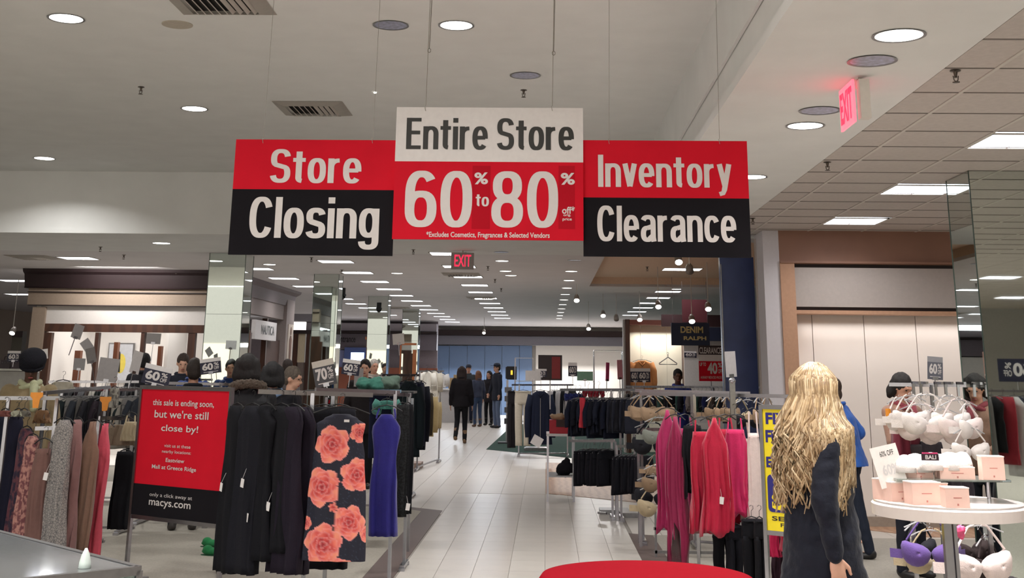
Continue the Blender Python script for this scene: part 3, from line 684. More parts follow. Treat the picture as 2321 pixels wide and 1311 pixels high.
for a, b_ in ((1070, 1111), (1266, 1303)):
    MB().box(((Lx(a, 450) + Lx(b_, 450)) / 2, -.0006, (Lz(a, 376) + Lz(a, 519)) / 2), (Lx(b_, 450) - Lx(a, 450), .001, Lz(a, 376) - Lz(a, 519))).build('number_patch', red2, t)
t, Lx, Lz = hanging_sign('inventory_clearance_sign', 'red over black hanging sign reading Inventory Clearance', (1322, 1698, 319, 583), SY_ + .03, [(sign_red, 319, 449), (sign_black, 449, 583)], [(1381, 0, .0015), (1631, 0, .0015)])
big_text(t, Lx, Lz, 'Inventory', 1356, 1660, 351, 443, let_w); big_text(t, Lx, Lz, 'Clearance', 1354, 1670, 466, 548, let_w)
for px, y1_, lab in ((973, 118, 'loose wire with a looped end hanging from the raised ceiling left of centre'), (1255, 124, 'loose wire with a small hook hanging above the right of the white sign')):
    g = P(px, y1_, 6.9); t = thing('hanging_wire', lab, 'wire', g)
    b = MB(); b.tube([(0, 0, .02), (.012, 0, TRAY - g.z)], .0022, 5); b.tube([(.009 * math.sin(q), 0, .009 - .012 * math.cos(q)) for q in [k * math.pi / 5 for k in range(11)]], .0018, 5); b.build('wire_strand', M('wire_dark', (110, 104, 96), .5, .4), t)

# exit signs
exit_red = M('exit_red', (255, 34, 70), .4, emit=1.5)
g = P(1048, 592, 17.3); t = thing('exit_sign', 'lit EXIT sign with red letters hanging over the aisle', 'exit sign', g)
MB().box((0, .03, 0), (.315, .06, .225)).build('housing', M('exit_grey', (150, 142, 140), .5), t); MB().tube([(0, .03, .1), (0, .03, CEIL - g.z)], .012, 8).build('stem', white_paint, t)
text('EXIT', -.11, .12, -.075, .085, -.001, exit_red, t, .005)
t = thing('exit_sign', 'EXIT sign seen edge-on with a red lit face, in the top right of the photo', 'exit sign', (1.74, 6.75, 3.12))
MB().box((.02, -.03, .0), (.055, .07, .22)).build('housing', white_paint, t); MB().box((-.028, .15, .0), (.012, .32, .24)).build('lit_face', M('exit_pink', (255, 120, 140), .3, emit=.9), t)
e = text('EXIT', -.14, .14, -.09, .09, 0, exit_red, t, .03); e.location = (-.036, .15, 0); e.rotation_euler = (0, 0, R(-90))
MB().lathe([(.03, 0), (.03, -.01), (.01, -.012), (.01, -.06)], n=12).build('stem', white_paint, t, loc=(.0, .02, CEIL - 3.12))

# ------------------------------------------------------------------ people
skin = M('skin', (196, 146, 122), .55, var=.06, scale=20); skin_d = M('skin_dark', (92, 62, 50), .55, var=.06)
skin_l = M('skin_light', (214, 166, 142), .5, var=.05)
eye_m = M('eye_dark', (30, 22, 20), .3); lip_m = M('lip', (150, 78, 76), .5); shoe_k = M('shoe_black', (26, 24, 24), .5)
jeans = cloth((52, 66, 92)); jeans_d = cloth((30, 34, 48)); jeans_k = cloth((20, 20, 24))
def person(label, px, Y, H, face, coat=None, legs_m=None, hair=('short', (60, 42, 34)), skin_m=None, vox=.014, arms=None, legpose=None, coat_hem=.42, coat_bulk=1.0, coat_deep=1.0, shoe=None, boots=0, head_turn=(0, 0), lean=(0, 0), extras=None, hat=None, puff=0, hood=None, x=None, scarf=None, z=0):
    X = P(px, 840, Y).x if x is None else x
    t = thing('person', label, 'person', (X, Y, z), R(face))
    skin_m = skin_m or skin; h = H
    lx, ly = lean
    def LV(p, k=1):   # lean grows above the hips
        z_ = p[2]; q = max(0, z_ - .5) / .5 * k
        return Vector(((p[0] + lx * q) * h, (p[1] + ly * q) * h, p[2] * h))
    arms = arms or {}
    A = {}
    for s, nm in ((-1, 'R'), (1, 'L')):
        el, wr = arms.get(nm, ((s * .135, .01, .635), (s * .145, -.035, .50)))
        A[nm] = (LV((s * .098, 0, .80)), LV(el), LV(wr))
    legpose = legpose or {'R': ((-.055, -.01, .28), (-.06, .01, .045)), 'L': ((.055, -.01, .28), (.06, .01, .045))}
    Lg = {nm: (Vector((s * .05 * h, 0, .5 * h)), Vector(legpose[nm][0]) * h, Vector(legpose[nm][1]) * h) for s, nm in ((-1, 'R'), (1, 'L'))}
    hc = LV((0, -.012, .925)); hr = Matrix.Rotation(R(head_turn[0]), 3, 'Z') @ Matrix.Rotation(R(head_turn[1]), 3, 'X')
    def HP(p): return hc + hr @ (Vector(p) * h)
    b = MB()
    for ring in [[(.08, .055, .47), (.095, .062, .53), (.072, .05, .61), (.092, .06, .7), (.1, .058, .77), (.075, .045, .81), (.032, .03, .835)]]:
        b.rings([[LV((rx * math.cos(q * math.pi / 8), ry * math.sin(q * math.pi / 8), zz)) for q in range(16)] for rx, ry, zz in ring])
    b.chain([LV((0, .005, .81)), HP((0, .008, -.02))], [.034 * h, .03 * h])
    b.ell(HP((0, .006, .012)), (.043 * h, .053 * h, .06 * h), 16, 12, hr)
    b.ell(HP((0, -.012, -.028)), (.032 * h, .036 * h, .04 * h), 12, 8, hr)
    b.tube([HP((0, -.045, .008)), HP((0, -.058, -.018)), HP((0, -.044, -.024))], [.006 * h, .0095 * h, .006 * h], 8)
    b.tube([HP((-.022, -.045, .016)), HP((0, -.05, .013)), HP((.022, -.045, .016))], .0065 * h, 6)
    for s in (-1, 1): b.ell(HP((s * .044, .008, -.006)), (.007 * h, .013 * h, .018 * h), 8, 6, hr)
    for nm, s in (('R', -1), ('L', 1)):
        sh, el, wr = A[nm]
        b.chain([sh, el, wr], [.026 * h, .021 * h, .0145 * h])
        d = (wr - el).normalized(); side = Vector((0, 1, 0)) if abs(d.y) < .8 else Vector((0, 0, 1))
        side = (side - side.dot(d) * d).normalized(); nrm = d.cross(side) * s      # palm normal
        fw = -side                                                                  # thumb side faces forward
        pr = Matrix((fw, nrm, d)).transposed()
        pc = wr + d * .032 * h
        b.ell(pc, (.0235 * h, .0105 * h, .033 * h), 10, 8, pr)
        for k, (off, ln) in enumerate([(.017, .042), (.006, .048), (-.006, .045), (-.0165, .034)]):
            p0 = wr + d * .05 * h + fw * off * h; cu = -nrm
            p1 = p0 + (d * .5 + fw * off * 3) * ln * h + cu * .004 * h; p2 = p1 + (d * .42) * ln * h + cu * .011 * h
            b.chain([p0, p1, p2], [.0062 * h, .0056 * h, .0044 * h], 7)
        p0 = wr + d * .016 * h + fw * .016 * h; p1 = p0 + (fw * .75 + d * .8) * .022 * h; p2 = p1 + (fw * .15 + d) * .018 * h
        b.chain([p0, p1, p2], [.008 * h, .0068 * h, .0052 * h], 7)
        hp, kn, an = Lg[nm]
        b.chain([hp, kn, an], [.044 * h, .03 * h, .02 * h]); b.ell(an + Vector((0, -.035 * h, -.022 * h)), (.024 * h, .06 * h, .02 * h))
    b.remesh('body', skin_m, t, vox, 2)
    for s in (-1, 1): MB().ell(HP((s * .018, -.043, .004)), (.0065 * h, .005 * h, .004 * h), 8, 6, hr).build('eye', eye_m, t, smooth=True)
    MB().ell(HP((0, -.0465, -.038)), (.013 * h, .005 * h, .0045 * h), 10, 6, hr).build('lips', lip_m, t, smooth=True)
    bk = coat_bulk
    if coat:
        b = MB(); hz = coat_hem
        cd = coat_deep; ringz = [(.1 * bk, .075 * bk * cd * (1 + (cd - 1) * .5), hz), (.105 * bk, .078 * bk * cd, (hz + .5) / 2), (.102 * bk, .075 * bk * cd, .53), (.09 * bk, .066 * bk * cd, .61), (.1 * bk, .07 * bk * cd, .7), (.108 * bk, .066 * bk, .775), (.085, .055, .82), (.045, .042, .846)]
        b.rings([[LV((rx * math.cos(q * math.pi / 10), ry * math.sin(q * math.pi / 10), zz)) for q in range(20)] for rx, ry, zz in ringz])
        for nm in 'RL':
            sh, el, wr = A[nm]
            b.chain([sh, el, wr - (wr - el).normalized() * .008 * h], [.038 * h * bk, .033 * h * bk, .024 * h * bk])
        def dp(c):
            v = .006 * noise.noise(c * 9) + .003 * noise.noise(c * 25)
            if puff: v += .0035 * abs(math.sin(c.z * 30 + noise.noise(c * 4) * 2)) + .009 * noise.noise(c * 12) + .005 * abs(noise.noise(c * 20))
            return v
        b.remesh('coat', coat, t, max(vox, .009), 3, dp)
        if not hood:
            b = MB(); b.tube([LV((.05 * math.cos(a), .046 * math.sin(a) + .004, .842 + .008 * math.sin(a))) for a in [q * math.pi / 8 for q in range(17)]], .012 * h, 6); b.build('collar', coat, t, smooth=True)
    if legs_m:
        b = MB()
        b.rings([[Vector((rx * h * math.cos(q * math.pi / 8), ry * h * math.sin(q * math.pi / 8), zz * h)) for q in range(16)] for rx, ry, zz in [(.07, .05, .455), (.09, .06, .49), (.096, .064, .53), (.085, .06, .57)]])
        for nm in 'RL':
            hp, kn, an = Lg[nm]; b.chain([hp, kn, an + Vector((0, 0, .0))], [.05 * h, .037 * h, .03 * h])
        b.remesh('trousers', legs_m, t, max(vox, .01), 3, lambda c: .004 * noise.noise(c * 14))
    for nm in 'RL':
        hp, kn, an = Lg[nm]; b = MB(); d = (kn - an).normalized()
        if boots: b.chain([an + d * boots * h, an + d * .01 * h], [.034 * h, .028 * h])
        b.ell(an + Vector((0, -.034 * h, -.024 * h)), (.028 * h, .07 * h, .022 * h)); b.ell(an + Vector((0, .008 * h, -.012 * h)), (.025 * h, .03 * h, .028 * h))
        b.remesh('boot' if boots else 'shoe', shoe or shoe_k, t, max(vox, .01), 2)
    style, hcol = hair[0], hair[1]
    if style:
        hm = M('hair_%d_%d_%d' % hcol, tuple(int(v * .8) for v in hcol), .75, var=.35, scale=60, bump=.4, bscale=150); b = MB()
        b.ell(HP((0, .012, .022)), (.049 * h, .058 * h, .058 * h), 14, 10, hr)
        if style in ('short',): b.ell(HP((0, .03, -.005)), (.045 * h, .038 * h, .045 * h), 12, 8, hr)
        if style in ('bob', 'long', 'verylong'):
            zb = {'bob': -.05, 'long': -.12, 'verylong': -.2}[style]
            for s in (-1, 0, 1):
                b.chain([HP((s * .034, .02, .03)), HP((s * .044, .028, -.03)), HP((s * .046, .03, zb))], [.028 * h, .028 * h, .018 * h])
            b.ell(HP((0, .04, zb / 2)), (.05 * h, .028 * h, abs(zb) * .75 * h), 12, 8, hr)
        b.remesh('hair', hm, t, max(vox, .009), 2, lambda c: .005 * noise.noise(Vector((c.x * 40, c.y * 40, c.z * 9))))
    if hat == 'beanie':
        b = MB(); b.ell(HP((0, .016, .034)), (.07 * h, .078 * h, .058 * h), 16, 10, hr); b.tube([HP((.054 * math.cos(a), .008 + .064 * math.sin(a), .006)) for a in [q * math.pi / 8 for q in range(17)]], .011 * h, 8)
        b.build('knit_beanie', cloth((22, 22, 30), bump=.8), t, smooth=True)
    if hat == 'cap':
        b = MB(); b.rings([[HP((.052 * rr * math.cos(a), .008 + .06 * rr * math.sin(a), zz)) for a in [q * math.pi / 8 for q in range(16)]] for rr, zz in ((1, .03), (.98, .05), (.75, .072), (.3, .082))]); b.rings([[HP((.04 * math.cos(a), -.06 + .045 * math.sin(a), .032 + dz)) for a in [q * math.pi / 8 for q in range(16)]] for dz in (0, .005)])
        b.build('cap', cloth((40, 46, 62)), t, smooth=False)
    if hood:
        b = MB(); b.tube([LV((.075 * math.cos(a), .03 + .05 * math.sin(a), .84 + .02 * math.sin(a))) for a in [q * math.pi / 8 for q in range(17)]], .022 * h, 10)
        b.remesh('hood', hood, t, max(vox * .8, .008), 2, lambda c: .012 * noise.noise(c * 60))
    if scarf:
        b = MB(); b.tube([LV((.046 * math.cos(a), .042 * math.sin(a), .838 + .012 * math.cos(a * 2))) for a in [q * math.pi / 8 for q in range(17)]], .016 * h, 8); b.tube([LV((.056 * math.cos(a), .05 * math.sin(a), .824 + .008 * math.sin(a * 3))) for a in [q * math.pi / 8 for q in range(17)]], .015 * h, 8); b.chain([LV((.02, -.05, .84)), LV((.03, -.08, .72))], [.022 * h, .018 * h])
        b.build('scarf', scarf, t, smooth=True)
    if extras: extras(t, h, HP, LV, A)
    return t

# near woman with long blonde hair
def blonde_extras(t, h, HP, LV, A):
    random.seed(11)
    locks = [[], [], []]
    MBs = [MB(), MB(), MB()]
    for i in range(1000):
        a = random.uniform(-.15, 1.15) * math.pi            # back half (local +Y) and sides
        if random.random() < .3: a = random.uniform(.85, 1.35) * math.pi
        u = random.random()
        el = random.uniform(.15, 1.0)
        root = Vector((.05 * math.cos(a) * el, .012 + .06 * math.sin(a) * el, .024 + .055 * math.sqrt(max(0, 1 - el * el)) + .004))
        side = Vector((.064 * math.cos(a), .018 + .072 * math.sin(a), -.01))
        L_ = random.triangular(.13, .345, .24) * (1 if math.sin(a) > -.2 else .8)
        ph = random.uniform(0, 6.28); fr = random.uniform(1.2, 2.4); am = random.uniform(.006, .02)
        pts = [root, (root + side) / 2 * 1.14 + Vector((0, 0, .012)), side]
        n = 9
        for k in range(1, n):
            q = k / (n - 1)
            sp = 1 + .4 * math.sin(q * 2.2)
            pts.append(Vector((side.x * sp + am * math.sin(ph + fr * q * 6.28) * q, side.y * (1 + .3 * math.sin(q * 2.4)) + .03 * q + am * math.cos(ph + fr * q * 5) * q, -.01 - L_ * q)))
        w_ = random.uniform(.0026, .0052)
        rad = [w_ * .8] + [w_] * 3 + [w_ * (1.2 - .9 * (k / (n - 1)) ** 1.5) for k in range(1, n)]
        rad = rad[:len(pts)]
        mb = MBs[i % 3]
        out = []
        for p in pts:
            p = HP(p); bz = p.z / h
            if bz < .875:
                k_ = min(1, (.875 - bz) / .05); ex, ey = (.05 + .085 * k_) * h, (.05 + .052 * k_) * h
                q_ = math.hypot(p.x / ex, p.y / ey)
                if q_ < 1 and q_ > 1e-4: p = Vector((p.x / q_, p.y / q_, p.z))
            out.append(p)
        mb.tube(out, [r_ * h for r_ in rad], 5)
    hcols = [(184, 156, 118), (146, 118, 84), (206, 182, 146)]
    base = MB(); base.ell(HP((0, .016, .016)), (.057 * h, .068 * h, .062 * h), 16, 12)
    base.ell(HP((0, .045, -.09)), (.05 * h, .03 * h, .12 * h), 12, 10)
    o = base.build('hair', M('hair_blonde_base', (160, 128, 86), .5, bump=.4), t, smooth=True)
    for k in range(3): MBs[k].build('hair_locks', M('hair_blonde_%d' % k, hcols[k], .38, var=.18, scale=40, spec=.6), o, smooth=True)
    # white bag strap and grey bag seam
    b = MB(); b.tube([LV((.1, -.07, .80)), LV((.14, -.1, .66)), LV((.16, -.12, .52))], .006 * h, 6); b.build('bag_strap', card_white, t)
BL = M('navy_down_coat', (17, 21, 36), .75, spec=.3, var=.1, bump=.3, bscale=60, sheen=.1)
person('woman with long wavy blonde hair and dark down coat, closest to the camera', 1842, 6.5, 1.69, 98, BL, cloth((38, 46, 66)), (None, (0, 0, 0)), skin_l, .0068,
       arms={'R': ((-.125, .03, .635), (-.13, .01, .485)), 'L': ((.13, -.01, .65), (.11, -.085, .55))}, coat_hem=.40, coat_bulk=1.06, coat_deep=1.36, puff=1, head_turn=(28, 0), extras=blonde_extras)
# person in blue jacket behind her
def bag_extras(t, h, HP, LV, A):
    c = A['R'][2] + Vector((0, -.03, -.09))
    b = MB(); b.box(c, (.12, .34, .2), k=0); b.build('shoulder_bag', M('bag_tan', (120, 104, 86), .6), t)
    b = MB(); b.box(c + Vector((0, 0, .06)), (.13, .35, .1), k=0); b.build('bag_flap', M('bag_cream', (186, 176, 162), .6), t)
person('person in bright blue and white jacket holding a tan bag, behind the blonde woman', 1915, 12.4, 1.62, 245, M('jacket_blue', (38, 92, 176), .55, bump=.1), cloth((34, 40, 54)), ('bob', (70, 50, 38)), skin, .0085,
       arms={'R': ((-.15, .06, .68), (-.11, -.07, .62)), 'L': ((.16, .07, .68), (.11, -.06, .6))}, coat_hem=.5, coat_bulk=1.3, extras=bag_extras, lean=(0, -.1), x=P(1920, 900, 12.4).x,
       legpose={'R': ((-.055, -.04, .28), (-.06, -.02, .045)), 'L': ((.055, .04, .28), (.06, .09, .045))})
person('woman with dark bobbed hair looking down behind the white bras', 2040, 11.25, 1.66, 30, cloth((150, 116, 100)), cloth((30, 32, 42)), ('bob', (32, 24, 22)), skin, .0085, head_turn=(5, 22), arms={'R': ((-.13, -.05, .66), (-.08, -.15, .62)), 'L': ((.13, -.05, .66), (.08, -.15, .6))}, coat_hem=.5, boots=.18, scarf=cloth((130, 58, 66)), x=P(2040, 870, 11.25).x)
# aisle people
walk = {'R': ((-.05, -.06, .285), (-.055, .0, .045)), 'L': ((.05, -.02, .29), (.06, .14, .09))}
person('woman in black jacket and leggings walking away down the aisle', 1047, 29.8, 1.72, 180, cloth((24, 20, 24)), cloth((22, 22, 26)), ('verylong', (52, 32, 28)), skin, .016, legpose=walk, coat_hem=.47, coat_bulk=1.15, shoe=M('boot_tan', (120, 92, 66), .7), boots=.12)
person('man in dark cap standing behind the woman in black in the aisle', 1062, 41, 1.8, 10, cloth((52, 56, 60)), jeans_d, ('short', (60, 46, 38)), skin, .018, hat='cap')
person('woman with reddish hair in grey-blue jacket and jeans in the aisle group', 1084, 38.4, 1.62, 215, cloth((56, 60, 78)), jeans, ('long', (132, 84, 58)), skin, .018, shoe=M('boot_brown', (96, 72, 54), .7), boots=.1, coat_hem=.52)
person('woman with long black hair and black coat in the aisle group', 1109, 39.5, 1.62, 330, cloth((30, 26, 30)), jeans_k, ('long', (34, 24, 24)), skin, .018, boots=.1)
person('tall man in cap, dark jacket and blue jeans in the aisle group', 1127, 37.8, 1.84, 300, cloth((36, 38, 48)), cloth((92, 104, 128)), ('short', (80, 66, 56)), skin, .018, hat='cap', arms={'R': ((-.15, -.02, .64), (-.12, -.08, .53)), 'L': ((.15, -.02, .64), (.16, -.04, .52))})
# left side people
person('person in black knit hat and tan coat bending over the left dress rack', 72, 11.6, 1.76, 20, cloth((136, 120, 92)), jeans_d, ('short', (30, 24, 22)), skin_d, .0095, hat='beanie', head_turn=(0, 25), scarf=cloth((170, 172, 140)), lean=(0, -.02), coat_bulk=1.15)
person('man with short hair and dark jacket looking down in front of the boutique', 413, 18.6, 1.83, 20, cloth((34, 36, 46)), jeans_k, ('short', (70, 52, 44)), skin_l, .014, head_turn=(0, 18))
person('dark-haired person in blue backpack seen from behind, beside the looking-down man', 440, 17.0, 1.76, 170, cloth((30, 48, 96)), jeans_k, ('short', (40, 30, 28)), skin, .014)
person('dark-haired person behind the tilted sixty percent sign', 326, 19.5, 1.84, 190, cloth((40, 40, 46)), jeans_k, ('short', (26, 22, 24)), skin, .016)
fur = M('fur_trim', (92, 80, 70), .95, var=.4, scale=80, bump=1.0, bscale=200)
person('person with long dark hair and black parka with grey fur collar', 562, 10.9, 1.76, 200, M('parka_black', (16, 17, 24), .7, bump=.2), jeans_k, ('bob', (30, 24, 26)), skin, .0095, hood=fur, coat_bulk=1.2, coat_hem=.3, head_turn=(-15, 0), arms={'R': ((-.13, -.04, .65), (-.1, -.12, .58)), 'L': ((.13, -.04, .65), (.1, -.13, .58))})
person('person in black coat with light blue collar, back to the camera beside the fur collar', 618, 11.9, 1.70, 195, cloth((18, 18, 24)), jeans_k, ('bob', (24, 22, 26)), skin, .011, scarf=cloth((110, 134, 168)), coat_bulk=1.15)
def glasses(t, h, HP, LV, A):
    b = MB()
    for s in (-1, 1): b.tube([HP((s * .02 + .014 * math.cos(a), -.056, .004 + .01 * math.sin(a))) for a in [q * math.pi / 5 for q in range(11)]], .0012 * h, 5); b.tube([HP((s * .034, -.055, .006)), HP((s * .046, .0, .004))], .0012 * h, 5)
    b.tube([HP((-.006, -.058, .005)), HP((.006, -.058, .005))], .0012 * h, 5); b.build('glasses', black, t)
person('grey-haired woman with glasses facing right over the dress rack', 662, 13.4, 1.66, 80, cloth((44, 42, 48)), jeans_k, ('short', (118, 106, 94)), skin_l, .011, extras=glasses, head_turn=(0, 10))
person('distant person with brown hair behind the grey-haired woman', 651, 22.0, 1.79, 160, cloth((90, 84, 86)), jeans_k, ('short', (56, 40, 36)), skin, .016)
person('smiling dark-haired man facing the camera beyond the green sweaters', 827, 18.5, 1.78, 5, cloth((38, 34, 36)), jeans_k, ('short', (34, 24, 22)), skin_l, .013)
person('white-haired person beyond the smiling man', 847, 24.0, 1.82, 30, cloth((160, 150, 140)), jeans_k, ('short', (214, 206, 196)), skin, .018)
person('dark-skinned boy in blue shirt beneath the denim board', 1536, 21.8, 1.70, 0, cloth((40, 58, 140)), jeans_k, ('short', (24, 18, 18)), skin_d, .015)
person('person in dark trousers and boots behind the red floor sign, seen below it', 440, 13.6, 1.72, 200, cloth((34, 36, 44)), cloth((48, 50, 56)), ('short', (50, 38, 32)), skin, .013, shoe=M('boot_grey', (62, 58, 56), .7), boots=.08)

# ------------------------------------------------------------------ garments
def hanger_mb(w, b=None, hook=.07):
    b = b or MB()
    b.tube([(0, 0, -hook), (0, 0, -.03), (.018, 0, -.012), (.016, 0, .008), (0, 0, .014), (-.014, 0, .004)], .0022, 5)
    b.tube([(-w, 0, -hook - .045), (-w * .5, 0, -hook - .012), (0, 0, -hook), (w * .5, 0, -hook - .012), (w, 0, -hook - .045)], .005, 6)
    return b
def garment_rings(w, L, t, prof, folds=5, amp=.02, seed=0, nz=22, na=36, z0=0.0, skew=0.0, hemjag=0.0):
    rnd = random.Random(seed); ph = rnd.uniform(0, 6.28); f2 = folds * rnd.uniform(1.4, 2.1); ph2 = rnd.uniform(0, 6.28)
    rings = []
    for i in range(nz + 1):
        u = i / nz; 
        # piecewise profile
        for (ua, va), (ub, vb) in zip(prof[:-1], prof[1:]):
            if ua <= u <= ub: 
                q = (u - ua) / max(1e-6, ub - ua); q = q * q * (3 - 2 * q); hw = va + (vb - va) * q; break
        r = []
        for k in range(na):
            a = 2 * math.pi * k / na
            x = hw * w * math.copysign(abs(math.cos(a)) ** .8, math.cos(a)); yv = t * math.sin(a)
            s_ = min(1, u * 1.6)
            yv += amp * s_ * math.sin(folds * x / w * 3 + ph) + amp * .5 * s_ * math.sin(f2 * x / w * 3 + ph2 + u * 2)
            x += amp * .4 * s_ * math.sin(6 * u + ph) + skew * u
            z = -z0 - u * L
            if i == nz and hemjag: z += hemjag * math.sin(x / w * 5 + ph)
            r.append((x, yv, z))
        rings.append(r)
    return rings
PROF = {
 'dress': [(0, .28), (.04, .5), (.10, .92), (.2, .78), (.36, .7), (.6, .88), (1, 1.0)],
 'shift': [(0, .3), (.035, .62), (.08, .98), (.2, .9), (.5, .92), (1, 1.0)],
 'slim': [(0, .3), (.05, .55), (.12, .8), (.35, .62), (.6, .75), (1, .8)],
 'gown': [(0, .3), (.035, .55), (.07, .74), (.2, .68), (.5, .8), (1, 1.0)],
 'halter': [(0, .1), (.05, .2), (.12, .42), (.22, .72), (.3, .8), (.5, .82), (1, 1.0)],
 'top': [(0, .3), (.08, .75), (.2, .8), (.5, .78), (1, .95)],
 'column': [(0, .8), (.1, .9), (.5, .95), (1, 1.0)],
 'tank': [(0, .62), (.2, .8), (.5, .85), (1, 1.05)],
}
GC = {}
def garment(kind, w, L, mat, label, loc, rz=0, seed=0, group=None, cat=None, name=None, folds=5, amp=.018, t=.035, tagc=None, straps=None, res=None, hem=0, skew=0, tag_at=None, drop=.09, hang_mat=None):
    """a garment on its hanger: origin = top of hook on the rail"""
    o = thing(name or {'pants': 'hanging_trousers', 'jacket': 'hanging_jacket', 'top': 'hanging_blouse', 'tank': 'hanging_camisole', 'column': 'hanging_garment'}.get(kind, 'hanging_dress'), label, cat or {'pants': 'trousers', 'jacket': 'jacket', 'top': 'top', 'tank': 'camisole', 'column': 'clothing'}.get(kind, 'dress'), loc, rz, group)
    w2 = w / 2; nz, na = res or (20, 32)
    hanger_mb(min(w2 * .85, .2) if kind != 'pants' else w2).build('hanger', hang_mat or black, o)
    if kind == 'pants':
        b = MB(); b.rings(garment_rings(w2, L * .25, t, [(0, .95), (.5, 1), (1, 1.02)], 2, amp * .3, seed, 5, na, drop))
        for s in (-1, 1):
            rr = garment_rings(w2 * .48, L * .78, t * .9, [(0, 1.02), (.5, .92), (1, .85)], 2, amp * .5, seed + s, 10, 16, drop + L * .22)
            b.rings([[(p[0] + s * w2 * .5, p[1], p[2]) for p in r] for r in rr])
        b.build('fabric', mat, o, smooth=True, fix=True)
        MB().tube([(-w2, -t * .95, -drop - .01), (0, -t * 1.15, -drop - .012), (w2, -t * .95, -drop - .01)], .008, 6).build('waistband', mat, o)
    else:
        z0 = drop if not straps else drop + straps
        b = MB(); b.rings(garment_rings(w2, L - z0, t, PROF[kind if kind in PROF else 'top'], folds, amp, seed, nz, na, z0, skew, hem))
        if kind == 'jacket' or kind == 'top':
            for s in (-1, 1):
                b.tube([(s * w2 * .72, 0, -z0 - L * .07), (s * w2 * .98, .0, -z0 - L * .3), (s * w2 * 1.02, -.01, -z0 - L * .62), (s * w2 * .98, -.02, -z0 - L * (.8 if kind == 'jacket' else .45))], [t * 1.05, t, t * .9, t * .8], 10)
        b.build('fabric', mat, o, smooth=True, fix=True)
        if straps:
            for s in (-1, 1): MB().tube([(s * w2 * .42, 0, -.1), (s * w2 * .5, -t * .5, -z0 + .0), (s * w2 * .52, -t * .8, -z0 - .03)], .007, 6).build('strap', mat, o)
        if kind == 'jacket':
            MB().tube([(-w2 * .3, 0, -drop), (-w2 * .2, -t, -drop - .05), (0, -t * 1.2, -drop - .11), (w2 * .2, -t, -drop - .05), (w2 * .3, 0, -drop)], .014, 6).build('collar', mat, o, smooth=True)
            MB().box((0, -t * 1.0 - .008, -drop - L * .5), (.01, .01, L * .75)).build('zip', steel, o)
    if tag_at:
        tz, tx, col = tag_at
        MB().box((tx, -t - .03, -tz), (.035, .002, .055), ry=.15).tube([(tx, -t - .03, -tz + .027), (tx * .9, -t, -tz + .09)], .0012, 4).build('price_tag', card_white if col is None else col, o)
    return o
def hang(kind, px, ytop, yhem, Y, wpx, mat, label, rz=0, **k):
    g = P(px, ytop, Y); L = g.z - P(px, yhem, Y).z
    w = wpx * Y / K / max(.3, math.cos(R(rz)))
    return garment(kind, w, L, mat, label, g, R(rz), **k)

def rail(px0, px1, py0, py1, Y0, Y1, label, name='garment_rack', foot=True, posts=(0.5,), r=.012, square=True, mat=None, hang_h=None, base_w=.5, cat='clothes rack', group=None, uppers=()):
    """garment rack: rail between two picture points at depths Y0,Y1, upright posts and foot bars"""
    a, c = P(px0, py0, Y0), P(px1, py1, Y1); m = (a + c) / 2
    t = thing(name, label, cat, (m.x, m.y, 0), 0, group); mt = mat or chrome
    d = (c - a); ang = math.atan2(d.y, d.x); ln = math.hypot(d.x, d.y); zz = m.z
    MB().box((0, 0, zz), (ln, .016, .03), rz=ang, ry=-math.atan2(d.z, ln)).build('rail', mt, t)
    u = Vector((math.cos(ang), math.sin(ang), 0))
    for p in posts:
        q = u * (p - .5) * ln
        MB().box((q.x, q.y, zz / 2 + .02), (.026, .026, zz - .04)).build('post', mt, t)
        if foot: MB().box((q.x, q.y, .035), (.04, base_w, .03)).box((q.x, q.y - base_w / 2, .015), (.05, .05, .03)).box((q.x, q.y + base_w / 2, .015), (.05, .05, .03)).build('foot_bar', mt, t)
    if foot and len(posts) > 1:
        MB().box((0, 0, .06), (ln * (max(posts) - min(posts)), .022, .022), rz=ang).build('cross_bar', mt, t)
    return t

def bra(loc, mat, label, rz=0, s=1.0, straps=True, group='bras', tilt=0, name='bra', tagc=None):
    o = thing(name, label, 'bra', loc, rz, group)
    for sd in (-1, 1):
        rs = []
        for i in range(7):
            a = i / 6 * math.pi / 2
            rr = .074 * s * math.cos(a * .98); yy = -.05 * s * math.sin(a) ** .85 if a else 0
            rs.append([(sd * (.076 * s + rr * math.cos(q * math.pi / 8) + .022 * s * max(0, math.sin(q * math.pi / 8)) * math.cos(a)), yy, -.16 * s + rr * math.sin(q * math.pi / 8) * (.95 if math.sin(q * math.pi / 8) < 0 else .62 + .55 * max(0, math.cos(q * math.pi / 8)))) for q in range(16)])
        inner = [[(p[0], p[1] + .006, p[2]) for p in r] for r in rs[::-1]]
        MB().rings(rs + inner, False).build('cup', mat, o, smooth=True, fix=True)
        pts = [(sd * .125 * s, -.008, -.1 * s), (sd * .085 * s, -.004, -.05 * s), (sd * .05 * s, 0, -.012), (sd * .03, 0, 0)]
        if straps: MB().tube(pts, .0055 * s, 5).build('strap', mat, o)
        MB().rings([[(sd * (.145 + .05 * q) * s, .01 + .05 * q * s, -.17 * s + dz * s) for dz in (.022, -.022)] + [(sd * (.145 + .05 * q) * s, .014 + .05 * q * s, -.17 * s + dz * s) for dz in (-.022, .022)] for q in (0, .5, 1)], True).build('band', mat, o)
    hanger_mb(.13 * s, hook=.005).build('hanger', M('clear_hanger', (190, 190, 192), .15, alpha=.6), o)
    return o
